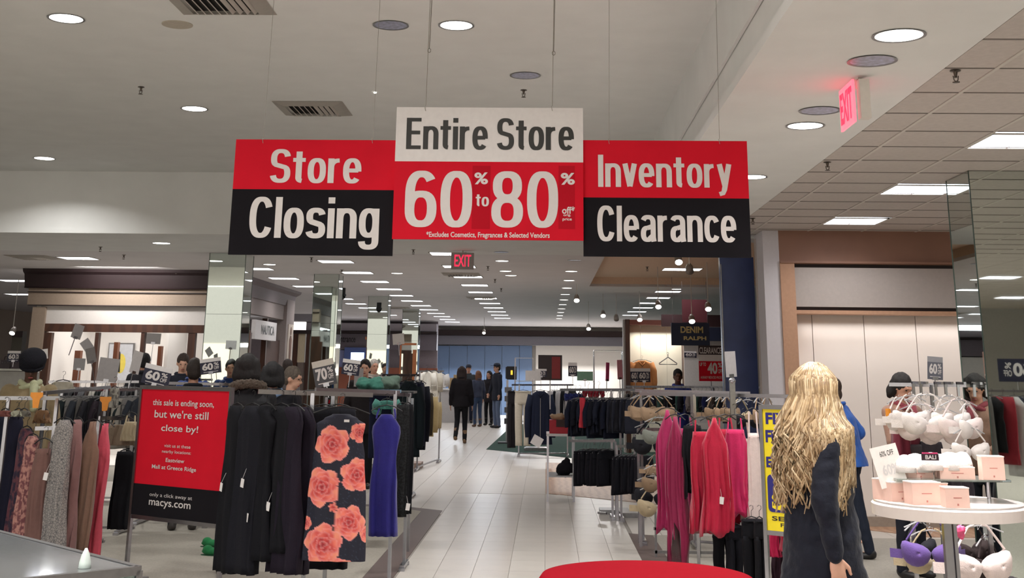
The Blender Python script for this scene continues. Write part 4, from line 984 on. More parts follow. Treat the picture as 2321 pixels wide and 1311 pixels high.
# ------------------------------------------------------------------ sale cards
def card(px, py, Y, wpx, hpx, label, kind='60', roll=0, yaw=0, head=None, stem=None, body=None, cat='sign', txt=None, group='sale cards on the racks'):
    g = P(px, py, Y); s = Y / K; w_, h_ = wpx * s / max(.25, math.cos(R(yaw))), hpx * s
    t = thing('sale_card', label, cat, g, 0, group)
    t.rotation_euler = (0, R(roll), R(yaw))
    body = body or card_navy
    if kind in ('60', '70', '40'):
        hh = h_ * .24
        MB().box((0, .006, h_ / 2 - hh / 2), (w_, .006, hh)).build('header_strip', head or card_white, t)
        MB().box((0, .006, -hh / 2), (w_, .006, h_ - hh)).build('card', body, t)
        zt = h_ / 2 - hh - h_ * .06; zb_ = -h_ * .26
        text(kind, -w_ * .4, w_ * .12, zb_, zt, .0015, let_w, t, .04); text('%', w_ * .16, w_ * .4, (zt + zb_) / 2 + .01 * h_, zt, .0015, let_w, t, .02); text('OFF', w_ * .16, w_ * .4, zb_, (zt + zb_) / 2 - .03 * h_, .0015, let_w, t, .02)
        MB().box((0, .0015, -h_ * .38), (w_ * .7, .001, h_ * .035)).build('small_print', let_w, t)
    else:
        MB().box((0, 0, 0), (w_, .005, h_)).build('card', head or (card_grey if kind == 'grey' else card_white), t)
        if txt: text(txt, -w_ * .3, w_ * .3, h_ * .3, h_ * .42, -.004, let_k, t, .01)
    if stem:
        L = g.z - P(px, stem, Y).z
        MB().box((0, .012, -h_ / 2 - L / 2 + h_ / 4), (.008, .008, L)).box((0, .006, -h_ / 2 + .01), (.05, .02, .03)).build('stem', chrome, t)
    return t
card(31, 808, 18.0, 30, 24, 'small navy sixty percent card above the dark boxes at the left edge', stem=826)
card(355, 852, 12.6, 64, 44, 'navy sixty percent card tilted clockwise behind the red floor sign', roll=12, stem=890)
card(477, 830, 13.5, 48, 34, 'navy sixty percent card tilted upward to the right of the mirror column', roll=-8, stem=860)
card(735, 846, 11.0, 50, 58, 'dark seventy percent card tilted on the front dress rack', '70', roll=-13, body=M('card_charcoal', (66, 66, 70), .5), head=M('card_cream', (200, 194, 184), .6), stem=888)
card(795, 833, 13.5, 42, 34, 'navy sixty percent card right of the seventy percent card', roll=6, yaw=-15, stem=870)
for a in [(176, 752, 15.5, 17, 32, 'grey blank card facing away above the wooden post', 'grey', 15, 45, 800), (197, 783, 15.2, 20, 26, 'upper grey card on the curved sign arm', 'grey', -38, 20, None), (206, 806, 15.1, 16, 34, 'lower grey card on the curved sign arm', 'grey', -15, 45, 870),
          (85, 805, 12.8, 48, 22, 'pale card behind the black knit hat', 'white', -8, 0, 840), (245, 839, 12.6, 44, 52, 'large grey blank card in front of the boutique windows', 'grey', 6, 10, 885), (348, 768, 16.0, 32, 24, 'grey blank card high over the right boutique opening', 'grey', 2, 10, 840),
          (180, 826, 16.5, 26, 26, 'translucent grey card between the boutique posts', 'grey', 2, 0, 860), (309, 822, 13.6, 14, 50, 'narrow white hanging card left of the tilted sixty percent card', 'white', 12, 60, 875), (903, 769, 16.5, 26, 24, 'white blank card in front of the fourth mirror column', 'white', -6, 10, 800),
          (813, 856, 14.0, 18, 40, 'grey plastic card beside the smiling man', 'grey', 0, 40, 885), (1208, 852, 19.5, 34, 22, 'blank white card on the rack of white trousers', 'white', 0, 0, 868), (1656, 826, 11.2, 26, 56, 'tall grey card holder above the pink tops rack', 'grey', -3, 30, 885),
          (1326, 853, 21.0, 36, 20, 'pale green card among the middle racks', 'green', 0, 0, 872), (1377, 843, 19.0, 8, 40, 'narrow pink card standing on the middle racks', 'pink', 3, 50, 880), (1405, 838, 19.5, 12, 42, 'pink and white card right of the narrow pink card', 'pink2', -2, 30, 880)]:
    px, py, Y, w_, h_, lab, kd, ro, ya, st = a
    card(px, py, Y, w_, h_, lab, 'grey' if kd == 'grey' else 'plain', ro, ya, stem=st, head={'grey': card_grey, 'white': card_white, 'green': M('card_green', (120, 160, 140), .6), 'pink': M('card_pink', (220, 90, 150), .5), 'pink2': M('card_pink2', (222, 160, 176), .5)}[kd])
card(1298, 838, 20.5, 20, 30, 'small navy card right of the black poster in the middle racks', stem=862)
card(1226, 846, 20.0, 26, 18, 'small dark card beside the black poster', stem=866)
card(1440, 851, 19.0, 22, 30, 'navy sixty percent card half covered by its neighbour below the tan jacket', stem=885)
card(1460, 851, 18.7, 28, 30, 'navy sixty percent card in front of the tan jacket', stem=885)
card(1565, 804, 23.0, 28, 14, 'small purple-navy sixty percent card under the denim board', roll=2)
card(2120, 835, 11.3, 34, 50, 'grey sixty percent card on a stem above the white bras', body=M('card_grey_blue', (98, 98, 108), .5), head=M('card_grey_head', (150, 148, 152), .6), roll=4, stem=884)
# clearance poster
g = P(1611, 824, 19.0); t = thing('clearance_poster', 'red and white poster reading Clearance 40 percent on the racks', 'sign', g)
s = 19.0 / K; w_, h_ = 54 * s, 78 * s
MB().box((0, .006, h_ * .37), (w_, .006, h_ * .26)).build('header_strip', M('poster_dark', (52, 36, 40), .5), t); MB().box((0, .006, h_ * .15), (w_, .006, h_ * .18)).build('white_strip', card_white, t); MB().box((0, .006, -h_ * .22), (w_, .006, h_ * .56)).build('card', sign_red, t)
text('CLEARANCE', -w_ * .46, w_ * .46, h_ * .27, h_ * .45, .001, let_w, t, .02); text('40', -w_ * .14, w_ * .27, -h_ * .3, h_ * .02, .001, let_w, t, .04); text('%', w_ * .3, w_ * .46, -h_ * .12, h_ * .02, .001, let_w, t); text('UP TO', -w_ * .46, -w_ * .2, -h_ * .08, h_ * .02, .001, let_w, t); text('OFF', w_ * .3, w_ * .46, -h_ * .28, -h_ * .16, .001, let_w, t)
text('ALREADY REDUCED PRICES', -w_ * .44, w_ * .44, -h_ * .43, -h_ * .36, .001, let_w, t, .01)
MB().box((0, .01, -h_ * .5 - .1), (.01, .01, .2)).build('stem', chrome, t)

# ------------------------------------------------------------------ framed floor signs
def frame_sign(name, label, Pl, Pr, z0, z1, foot_z=0, fr=None, mat_frame=None):
    Pl, Pr = Vector((Pl[0], Pl[1], 0)), Vector((Pr[0], Pr[1], 0)); m = (Pl + Pr) / 2; d = Pr - Pl
    t = thing(name, label, 'floor sign', (m.x, m.y, 0), math.atan2(d.y, d.x)); w_ = d.length; mt = mat_frame or chrome
    for s in (-1, 1): MB().box((s * w_ / 2, 0, z1 / 2), (.028, .028, z1)).build('post', mt, t); MB().box((s * w_ / 2, .0, .015), (.04, .42, .03)).build('foot_bar', mt, t)
    for z in (z0, z1 - .014): MB().box((0, 0, z), (w_, .026, .03)).build('rail', mt, t)
    return t, w_
Yl, Yr = 10.35, 9.75
pl, pr = P(312, 1000, Yl), P(518, 1000, Yr)
z1 = P(325, 874, Yl).z; z0 = P(310, 1170, Yl).z
t, w_ = frame_sign('red_floor_sign', 'chrome-framed red and black floor sign reading this sale is ending soon', pl, pr, z0, z1)
MB().box((0, .002, (z0 + z1) / 2 + .12), (w_ - .03, .012, z1 - z0 - .25)).build('sign_panel', sign_red, t)
zk = z0 + .246
MB().box((0, -.001, (z0 + zk) / 2), (w_ - .03, .012, zk - z0)).build('sign_panel', sign_black, t)
H_ = z1 - z0
def ft(s, a, b_, c, d, bold=.01): # fractions of the panel: x from left, y from top
    text(s, -w_ / 2 + a * w_, -w_ / 2 + b_ * w_, z1 - d * H_, z1 - c * H_, -.009, let_w, t, bold)
ft('this sale is ending soon,', .15, .83, .105, .165); ft("but we're still", .18, .78, .185, .245); ft('close by!', .27, .68, .295, .36)
ft('visit us at these', .32, .61, .44, .465, .0); ft('nearby locations:', .3, .62, .485, .515, .0); ft('Eastview', .35, .555, .545, .575); ft('Mall at Greece Ridge', .2, .69, .6, .64)
ft('only a click away at', .2, .67, .81, .845, .0); ft('macys.com', .2, .66, .865, .92, .01)
yel = M('sign_yellow', (226, 204, 28), .5, var=.03); blu = M('sign_blue', (34, 30, 110), .5, var=.05)
Yf = 9.2; pl, pr = P(1728, 1000, Yf), P(1903, 1000, Yf - .35)
z1 = P(1728, 918, Yf).z; z0 = P(1735, 1207, Yf).z; H_ = z1 - z0
t, w_ = frame_sign('yellow_floor_sign', 'yellow floor sign with navy block lettering in a chrome frame, behind the blonde woman', pl, pr, z0, z1)
MB().box((0, .002, (z0 + z1) / 2), (w_ - .03, .012, H_ - .03)).build('sign_panel', yel, t)
def ft2(s, a, b_, c, d, mat, bold=.04, y=-.006): text(s, -w_ / 2 + a * w_, -w_ / 2 + b_ * w_, z1 - d * H_, z1 - c * H_, y, mat, t, bold)
ft2('FIXTURES', .06, .94, .06, .155, blu); ft2('FURNITURE', .05, .95, .2, .3, blu); ft2('EQUIPMENT', .045, .955, .41, .51, blu)
b = MB(); rr = .03; x0, x1, za, zb_ = -w_ * .45, w_ * .45, z1 - .84 * H_, z1 - .55 * H_
pts = [(cx + rr * math.cos(q), cz + rr * math.sin(q)) for cx, cz, q0 in ((x1 - rr, zb_ - rr, 0), (x0 + rr, zb_ - rr, 90), (x0 + rr, za + rr, 180), (x1 - rr, za + rr, 270)) for q in [R(q0 + k * 22.5) for k in range(5)]]
b.rings([[(x, yy, z) for x, z in pts] for yy in (-.0045, -.007)]); b.build('blue_block', blu, t)
ft2('FOR', .18, .82, .57, .66, yel, .05, -.0075); ft2('SALE', .1, .9, .69, .82, yel, .06, -.0075); ft2('SEE STORE', .09, .91, .87, .905, let_k, .02); ft2('FOR DETAILS', .2, .8, .92, .95, let_k, .02)

# ------------------------------------------------------------------ rose print dress (print held as a colour attribute on the fabric)
def rose_print(me, x_of, z_of, cx0, L):
    rng = np.random.RandomState(5)
    n = len(me.vertices); co = np.zeros(n * 3); me.vertices.foreach_get('co', co); co = co.reshape(-1, 3)
    x, z = co[:, 0], -co[:, 2]
    col = np.tile(np.array(lin((22, 22, 40))), (n, 1))
    spk = np.sin(x * 130 + np.sin(z * 90) * 2) * np.sin(z * 110 + np.sin(x * 70) * 3)
    col[spk > .88] = lin((40, 52, 70))
    roses = [(-.045, .31, .112), (.13, .235, .06), (.125, .5, .1), (-.1, .575, .115), (.085, .79, .1), (-.075, .925, .12), (.04, 1.09, .085), (-.2, .80, .04), (.21, .86, .05), (-.13, 1.11, .03), (-.02, .70, .028)]
    for k, (rx, rz_, rad) in enumerate(roses):
        dx, dz = x - rx, z - rz_; d = np.hypot(dx, dz); th = np.arctan2(dz, dx); ph = k * 1.7
        for lay, (fr, npet) in enumerate([(1.0, 5), (.8, 5), (.6, 4), (.4, 4), (.2, 3)]):
            rr = rad * fr * (.84 + .24 * np.abs(np.sin(npet * .5 * (th + ph + lay * .8))) ** .7 + .035 * np.sin(7 * th + k) + .02 * np.sin(13 * th + 2 * k))
            ins = d < rr
            edge = np.clip(1 - (rr - d) / (rad * .13), 0, 1)
            pet = .5 + .5 * np.sin(npet * (th + ph + lay * .8))
            c0 = np.array(lin([(226, 108, 98), (214, 84, 78), (196, 62, 60), (170, 38, 44), (140, 24, 34)][lay])); c1 = np.array(lin([(240, 146, 118), (236, 124, 104), (222, 96, 84), (204, 68, 64), (180, 46, 50)][lay])); c2 = np.array(lin((240, 160, 158)))
            cc = c0[None] * (1 - pet[:, None]) + c1[None] * pet[:, None]; cc = cc * (1 - .6 * edge[:, None]) + c2[None] * (.6 * edge[:, None])
            col[ins] = cc[ins]
    ca = me.color_attributes.new('print', 'FLOAT_COLOR', 'POINT')
    ca.data.foreach_set('color', np.c_[col, np.ones(n)].astype(np.float32).ravel())
rm = bpy.data.materials.new('rose_print_fabric'); rm.use_nodes = True; nt = rm.node_tree; at = nt.nodes.new('ShaderNodeAttribute'); at.attribute_name = 'print'; nt.links.new(at.outputs['Color'], nt.nodes['Principled BSDF'].inputs['Base Color']); nt.nodes['Principled BSDF'].inputs['Roughness'].default_value = .75
BK = [cloth((15, 15, 21)), cloth((20, 20, 28)), cloth((13, 13, 20)), cloth((28, 21, 34))]

# ================================================================== front dress rack (centre left)
rail(585, 845, 888, 896, 8.6, 8.9, 'front chrome dress rack holding the rose print dress', posts=(.47,), base_w=.6)
rail(715, 905, 884, 890, 9.3, 10.2, 'second chrome rail just behind the rose print dress', posts=(.2, .95), base_w=.4)
for k, (px, yt, yh, Y, w_, rz, sd, kd) in enumerate([(540, 890, 1296, 8.9, 60, -50, 1, 'gown'), (575, 890, 1300, 8.75, 72, -42, 2, 'shift'), (606, 889, 1268, 8.7, 70, -48, 3, 'dress'), (640, 890, 1250, 8.65, 74, -40, 4, 'shift'), (666, 891, 1300, 8.6, 72, -35, 5, 'gown'), (690, 892, 1300, 8.7, 64, -35, 6, 'shift'), (735, 893, 1270, 9.0, 90, 10, 7, 'column'), (770, 893, 1255, 9.05, 90, 5, 8, 'column')]):
    lab = ['black dress at the left end of the front dress rack, beside the red floor sign', 'black dress with a white size tag second from the left on the front rack', 'black dress with a small grey tag third from the left on the front rack', 'black dress fourth from the left on the front rack', 'long dark plum dress fifth from the left on the front rack', 'dark plum dress directly left of the rose print dress', 'black dress hanging behind the left half of the rose print dress', 'black dress hanging behind the right half of the rose print dress'][k]
    hang(kd, px, yt, yh, Y, w_, BK[3] if k in (4, 5) else BK[k % 3], lab, rz, seed=sd, group='dark dresses on the front rack', t=.05, amp=.022, tag_at=[(.62, .0, None), (.58, .05, None), (.8, -.03, None), (.72, .02, None), None, None, None, None][k], folds=4)
gr = P(776, 897, 8.55)
o = thing('rose_print_dress', 'sleeveless black dress with large coral rose print facing the camera', 'dress', gr, 0)
hanger_mb(.19).build('hanger', black, o)
Lr = gr.z - P(770, 1272, 8.55).z
prof = [(0, .3), (.03, .56), (.07, .82), (.16, .76), (.3, .86), (.6, .97), (1, 1.04)]
PROF['rose'] = prof
rr = garment_rings(.2, Lr - .12, .045, prof, 3, .007, 9, 170, 150, .12)
b = MB(); b.rings(rr, True); me = b.mesh('fabric', rm, True)
bm = bmesh.new(); bm.from_mesh(me); bmesh.ops.recalc_face_normals(bm, faces=bm.faces); bm.to_mesh(me); bm.free()
for v in me.vertices: v.co.x += .035 * (-v.co.z - .12) / 1.0 * -.35
rose_print(me, None, None, 0, Lr); link('fabric', me, o)
MB().box((.045, -.052, -.16), (.035, .002, .016)).build('label_tag', card_white, o)
# blue dress and lace dress
hang('slim', 878, 897, 1216, 9.9, 82, cloth((40, 36, 122), sheen=.3), 'royal blue sleeveless dress right of the rose print dress', 0, seed=21, t=.045, amp=.015, straps=.05)
hang('column', 913, 893, 1172, 10.9, 34, cloth((36, 38, 40), pat='noise', rgb2=(22, 22, 24), pscale=60), 'dark lace-textured dress right of the blue dress', 25, seed=22, t=.05, tag_at=(.9, .05, None))
hang('column', 925, 893, 1165, 11.2, 24, BK[0], 'black dress at the aisle end of the second rack', 35, seed=23, t=.05)
hang('column', 750, 905, 1290, 9.5, 110, BK[2], 'long black dress whose hem shows below the rose print dress', 0, seed=24, t=.04)
rail(842, 932, 892, 896, 10.0, 11.4, 'short chrome rail carrying the royal blue dress', posts=(.95,), base_w=.35)
# stand base shelf on top: glass shelf with green sweaters
g = P(870, 884, 12.3)
t = thing('glass_shelf', 'blue glass shelf edge above the royal blue dress', 'shelf', g)
MB().box((-.22, 0, -.02), (1.05, .34, .02)).build('shelf_plate', M('shelf_black', (30, 30, 34), .3), t); MB().box((0.03, -.19, -.01), (.32, .012, .028)).build('shelf_edge', M('shelf_edge', (150, 190, 225), .1, .6), t)
MB().box((-.55, .0, -.8), (.025, .025, 1.45)).build('post', chrome, t); MB().box((.28, .0, -.8), (.025, .025, 1.45)).build('post', chrome, t)
def heap(label, c, r, mat, name='folded_sweater', cat='sweater', seed=0, group=None, vox=.012, flat=.5, rz=0):
    rnd = random.Random(seed); t = thing(name, label, cat, c, rz, group); b = MB()
    for k in range(7):
        b.ell((rnd.uniform(-.55, .55) * r[0], rnd.uniform(-.4, .4) * r[1], rnd.uniform(.2, .75) * r[2]), (r[0] * rnd.uniform(.35, .55), r[1] * rnd.uniform(.4, .6), r[2] * rnd.uniform(.25, .5)), 10, 6)
    b.ell((0, 0, r[2] * .4), (r[0] * .85, r[1] * .8, r[2] * .42), 12, 8)
    b.remesh('fabric', mat, t, vox, 2, lambda c: .012 * noise.noise(c * 22) + .006 * noise.noise(c * 60)); return t
heap('teal green sweater lying on the shelf above the blue dress', P(838, 884, 12.3), (.17, .14, .12), cloth((58, 112, 98)), seed=1)
heap('grey-green sweater beside the teal sweater on the shelf', P(880, 884, 12.35), (.12, .12, .13), cloth((92, 112, 100)), seed=2)
hang('top', 878, 885, 928, 11.6, 44, cloth((66, 120, 110)), 'teal top bunched under the shelf above the blue dress', 0, seed=25, t=.05)

# ================================================================== left rack of long dresses
rail(-30, 135, 903, 903, 10.2, 10.4, 'chrome rail of long dresses at the left edge', posts=(.3, .97))
rail(80, 140, 972, 970, 10.0, 10.0, 'short lower chrome bar with clip ends in front of the mauve dress', name='waterfall_bar', foot=False, posts=(1.0,))
rail(95, 250, 892, 878, 10.6, 12.4, 'chrome rail above the snake print dress', posts=(.05, .95))
rail(225, 330, 948, 950, 10.6, 11.4, 'chrome rail between the coral and taupe dresses', name='waterfall_bar', foot=False, posts=(.0,))
fl1 = cloth((96, 56, 64), pat='noise', rgb2=(44, 34, 52), pscale=22); fl2 = cloth((176, 128, 118), pat='noise', rgb2=(110, 66, 70), pscale=26); snake = cloth((146, 140, 136), pat='crackle', rgb2=(92, 90, 92), pscale=55)
L1 = [('gown', 8, 915, 1240, 10.7, 50, cloth((24, 26, 40)), 0, 'long navy dress at the very left edge of the photo'), ('gown', 40, 915, 1250, 10.45, 56, cloth((26, 26, 44)), -30, 'long navy dress second from the left edge'), ('gown', 64, 945, 1225, 10.3, 46, fl1, -30, 'long dress with dark red floral print on the left rack'),
      ('gown', 78, 962, 1245, 10.1, 46, fl2, -20, 'long dress with rose and cream mottled print on the left rack'), ('tank', 104, 972, 1258, 9.95, 52, cloth((112, 82, 76)), 0, 'mauve brown strapless gown hung from the clip bar'), ('gown', 150, 925, 1268, 9.9, 60, snake, -8, 'grey snake print long dress with a square white tag'),
      ('gown', 133, 960, 1262, 10.05, 34, snake, -25, 'second grey snake print dress partly behind the first'), ('halter', 180, 925, 1262, 10.2, 36, cloth((148, 112, 110)), -25, 'dusty pink long dress right of the snake print'), ('halter', 214, 930, 1256, 10.4, 60, cloth((138, 108, 92)), -10, 'taupe one-shoulder gown facing the camera on the left rack'),
      ('halter', 242, 935, 1268, 10.65, 52, cloth((214, 86, 104)), -10, 'coral pink gown behind the taupe gown'), ('tank', 278, 922, 1010, 11.0, 70, cloth((122, 108, 92)), 10, 'short taupe cowl top near the red floor sign'), ('tank', 300, 915, 1000, 10.9, 40, cloth((162, 150, 124)), 10, 'pale khaki draped top beside the red floor sign'), ('column', 287, 1000, 1200, 11.3, 46, BK[0], 0, 'black skirt hanging low behind the coral gown')]
for k, (kd, px, yt, yh, Y, w_, m, rz, lab) in enumerate(L1):
    hang(kd, px, yt, yh, Y, w_, m, lab, rz, seed=40 + k, t=.045, amp=.018, group='gowns on the left rack', tag_at=(.5, -.07, None) if k == 5 else None, straps=.06 if kd == 'tank' else None, folds=5, res=(18, 40), skew=-.05 if k in (8, 9) else 0)
for px, py, lab in ((84, 890, 'orange size marker on the left rail'), (240, 900, 'orange size marker above the coral gown')):
    g = P(px, py, 10.15 if px < 100 else 11.2); t = thing('size_marker', lab, 'size marker', g); MB().rings([[(sx * w2, yy, z) for sx in (-1, 1) for yy in ((-.003, .003) if sx < 0 else (.003, -.003))] for w2, z in ((.05, 0), (.05, -.03), (.03, -.05), (.022, -.12))]).build('marker_plate', M('orange_plastic', (224, 140, 34), .4), t, fix=True)
for k, (px, col, lab) in enumerate([(15, (110, 66, 60), 'brown knickers clipped to the left rail'), (45, (150, 150, 132), 'pale grey-green knickers clipped to the left rail'), (58, (96, 92, 84), 'dark grey knickers clipped to the left rail')]):
    hang('tank', px, 905, 945, 10.2, 34, cloth(col), lab, 0, seed=60 + k, name='hanging_briefs', cat='underwear', group='underwear clipped on the left rail', t=.03)
# far left second ring racks
rail(120, 330, 884, 884, 13.0, 13.4, 'second clothes rail behind the left gowns', posts=(.1, .9), group='rear left rails')
rail(110, 315, 866, 866, 16.0, 16.2, 'third clothes rail in front of the boutique openings', posts=(.1, .9), group='rear left rails')
rail(330, 520, 868, 872, 14.2, 14.0, 'clothes rail below the looking-down man', posts=(.1, .9), group='rear left rails')
greys = [(34, 34, 40), (58, 58, 62), (30, 38, 40), (84, 82, 80), (40, 32, 40), (150, 146, 138), (44, 48, 56), (26, 26, 30), (72, 62, 60), (110, 108, 106)]
def row(n, px0, px1, py, Y0, Y1, yh, w_, cols, tmpl, group, rz=62, kinds=('column', 'top'), seed=0, jit=8, res=(8, 20), t=.035, every=None):
    rnd = random.Random(seed); protos = {}
    for k in range(n):
        q = (k + .5) / n; px = px0 + (px1 - px0) * q; Y = Y0 + (Y1 - Y0) * q; c = cols[(k * 7 + seed) % len(cols)] if every is None else every[k % len(every)]
        g = P(px, py, Y); hz = yh + rnd.uniform(-jit, jit)
        L = g.z - P(px, hz, Y).z; key = (c, kinds[k % len(kinds)])
        if key not in protos:
            protos[key] = garment(kinds[k % len(kinds)], w_, L, cloth(c), tmpl % ORD[k], g, R(rz), seed=seed * 100 + k, group=group, res=res, t=t, amp=.014, hang_mat=M('hanger_clear', (150, 150, 154), .25, .6))
        else:
            o = copy_tree(protos[key]); o.location = g; o.rotation_euler.z = R(rz + rnd.uniform(-8, 8)); o.scale.z = rnd.uniform(.94, 1.05)
            o['label'] = tmpl % ORD[k]; o['group'] = group
row(16, 125, 330, 882, 13.0, 13.4, 1010, .42, greys, '%s dark garment from the left on the rail behind the left gowns', 'garments on the second left rail', seed=1)
row(16, 115, 312, 865, 16.0, 16.2, 960, .4, greys, '%s grey garment from the left on the rail before the boutique', 'garments on the third left rail', seed=2)
row(14, 335, 518, 869, 14.2, 14.0, 985, .42, greys, '%s garment from the left on the rail below the looking-down man', 'garments on the fourth left rail', seed=3)
hang('tank', 145, 845, 884, 13.0, 60, cloth((168, 162, 148)), 'pale cream top draped on a hanger above the second left rail', 0, seed=70)
hang('tank', 241, 862, 885, 12.9, 22, cloth((150, 24, 34)), 'small red top on the second left rail', 0, seed=71)
hang('column', 262, 858, 925, 12.2, 24, cloth((150, 146, 136), pat='noise', rgb2=(96, 92, 88), pscale=30), 'mottled white scarf-like garment right of the grey card', 10, seed=72)
hang('tank', 100, 905, 960, 10.7, 40, cloth((118, 88, 62)), 'brown and khaki top behind the mauve gown', 0, seed=73)
# white counter with dark boxes at far left
g = G(20, 900, 0); t = thing('white_counter', 'white counter with chrome front at the left edge', 'counter', (P(20, 850, 18.4).x, 18.5, 0))
zc_ = P(20, 836, 18.2).z; MB().box((0, 0, zc_ / 2 - .02), (.62, .5, zc_ - .04)).build('cabinet', M('counter_grey', (160, 158, 152), .5), t); MB().box((0, -.01, zc_ - .015), (.66, .56, .03)).build('worktop', M('counter_white', (220, 222, 212), .3), t)
for k, (dx, lab) in enumerate([(-.07, 'left dark studded handbag on the white counter'), (.09, 'right dark studded handbag on the white counter')]):
    t = thing('handbag', lab, 'handbag', (P(25, 830, 18.2).x + dx, 18.2, zc_), 0, 'studded handbags on the counter'); MB().box((0, 0, .06), (.145, .1, .12)).build('bag_body', M('bag_maroon', (42, 24, 34), .4), t); MB().tube([(-.04, 0, .11), (-.03, 0, .17), (.03, 0, .17), (.04, 0, .11)], .007, 6).build('handle', M('bag_maroon', ()), t)
    for q in (-.04, 0, .04): MB().ell((q, -.052, .085), .007, 6, 4).build('stud', chrome, t)
t = thing('storage_block', 'dark grey wall niche left of the boutique pier', 'wall niche', P(43, 775, 24.5)); MB().box((0, 0, -.05), (.2, .2, .5)).build('niche_box', M('niche', (74, 70, 62), .7), t); MB().box((0, -.1, .14), (.2, .02, .12)).build('niche_top', dark_band, t)

# ================================================================== racks along the left of the aisle
rail(865, 950, 851, 851, 16.6, 17.4, 'chrome rack of dark jeans and jackets left of the aisle', posts=(.1, .9))
row(10, 862, 945, 852, 16.6, 17.4, 1030, .34, [(26, 32, 56), (34, 42, 70), (22, 26, 40), (30, 36, 60)], '%s navy garment from the left on the aisle-side rack', 'navy garments on the aisle-side rack', rz=35, kinds=('pants', 'column'), seed=4, jit=16)
hang('jacket', 928, 848, 1036, 16.3, 58, cloth((24, 34, 40)), 'dark green jacket at the front of the aisle-side rack', -10, seed=80, t=.06)
hang('jacket', 950, 850, 1020, 17.6, 40, cloth((22, 24, 36)), 'dark navy jacket at the aisle end of the rack', -15, seed=81, t=.06)
rail(945, 1005, 842, 842, 21.5, 24, 'chrome rack of coats beside the aisle', posts=(.1, .9))
for k, (px, yt, yh, Y, w_, c, kd, lab) in enumerate([(962, 870, 1000, 19.5, 24, (58, 50, 36), 'jacket', 'dark brown camouflage jacket on the coat rack'), (974, 880, 990, 20.5, 24, (176, 156, 112), 'jacket', 'khaki coat nearest the camera on the coat rack'), (985, 895, 975, 22.0, 18, (160, 142, 104), 'jacket', 'khaki coat behind the first on the coat rack'),
                                               (968, 830, 900, 22.5, 30, (226, 222, 212), 'top', 'cream blouse on the left torso form above the coats'), (984, 830, 905, 23.0, 26, (206, 200, 186), 'top', 'ivory blouse in the middle above the coats'), (1000, 836, 880, 23.5, 24, (216, 214, 212), 'top', 'white ruffled blouse on the right above the coats')]):
    hang(kd, px, yt, yh, Y, w_, cloth(c), lab, 15, seed=90 + k, t=.07, res=(12, 24))
for k, (px, Y, lab) in enumerate([(650, 26, 'pink dress on a stand seen beside the second mirror column')]):
    pass
# low plinth and white service counter by the aisle
g = G(1010, 952); t = thing('service_counter', 'long white service counter before the blue-grey wall', 'counter', (g.x, 41.5, 0)); MB().box((.5, 0, .5), (2.6, .6, 1.0)).build('cabinet', M('counter_pale', (190, 186, 184), .6), t); MB().box((.5, -.02, 1.02), (2.7, .7, .04)).build('worktop', card_white, t)
t = thing('cardboard_box', 'brown carton on the service counter behind the aisle people', 'box', (g.x + .55, 41.4, 1.04)); MB().box((0, 0, .17), (.6, .3, .34)).build('carton', M('carton', (178, 150, 110), .8), t); MB().box((.0, -.1, .38), (.3, .1, .12)).build('flap', M('carton', ()), t)
MBp = MB().box((0, 0, .05), (.3, .5, .1)); tag(MBp.build('display_plinth', M('plinth_pink', (150, 128, 118), .6), None, G(936, 1062)), 'low brown display plinth at the corner of the far left carpet', 'plinth')

# ================================================================== right of the aisle, far
rail(1160, 1300, 873, 873, 25.6, 25.9, 'chrome rack of white trousers and navy jacket', posts=(.12, .9), base_w=.4)
hang('pants', 1186, 876, 1000, 25.3, 38, cloth((214, 204, 186)), 'cream trousers hanging at the aisle end of the far right rack', -5, seed=100, t=.05)
hang('pants', 1160, 876, 1005, 25.9, 18, cloth((44, 40, 44)), 'dark slim trousers left of the cream trousers', 40, seed=101)
hang('jacket', 1225, 876, 1008, 25.1, 56, cloth((28, 34, 54)), 'dark navy coat right of the cream trousers', 0, seed=102, t=.07)
row(9, 1248, 1300, 876, 25.5, 25.8, 955, .36, [(200, 196, 198), (26, 26, 32), (190, 188, 190)], '%s white or black top from the left beside the navy coat', 'white and black tops beside the navy coat', seed=5, rz=55, kinds=('column',))
tag(MB().box((0, 0, .03), (.5, .5, .06)).box((0, 0, .065), (.44, .44, .01)).build('steel_foot_plate', steel, None, G(1215, 1022)), 'flat steel base under the navy coat rack', 'foot plate')
t = thing('white_placard', 'white square placard leaning by the base of the navy coat rack', 'placard', P(1217, 1008, 24.7)); o = MB().box((0, 0, .06), (.2, .02, .18), ry=.5).build('placard_board', card_white, t)
g = P(1160, 846, 30.0); t = thing('black_display_box', 'black display box with a yellow slot on a tall stand', 'display box', (g.x, 30.0, 0))
MB().box((0, 0, g.z), (.23, .2, .3)).build('box_body', black, t); MB().box((.0, -.105, g.z + .01), (.045, .01, .1)).build('yellow_slot', M('slot_yellow', (240, 190, 60), .4, emit=1.2), t); MB().box((-.12, .03, g.z), (.05, .16, .27)).build('side_panel', M('side_grey', (50, 50, 54), .5), t)
b = MB(); b.box((-.1, 0, g.z / 2 - .08), (.05, .05, g.z - .16)); b.build('post', chrome, t); MB().box((-.05, 0, .02), (.5, .4, .04)).build('base', M('base_dark', (50, 48, 50), .5), t)
for z in (.5, .75, 1.0, 1.2): MB().box((-.08, -.02, z), (.16, .2, .12)).build('stacked_box', M('stack_%d' % int(z * 100), (40 + int(z * 70), 40 + int(z * 66), 42 + int(z * 64)), .6), t)
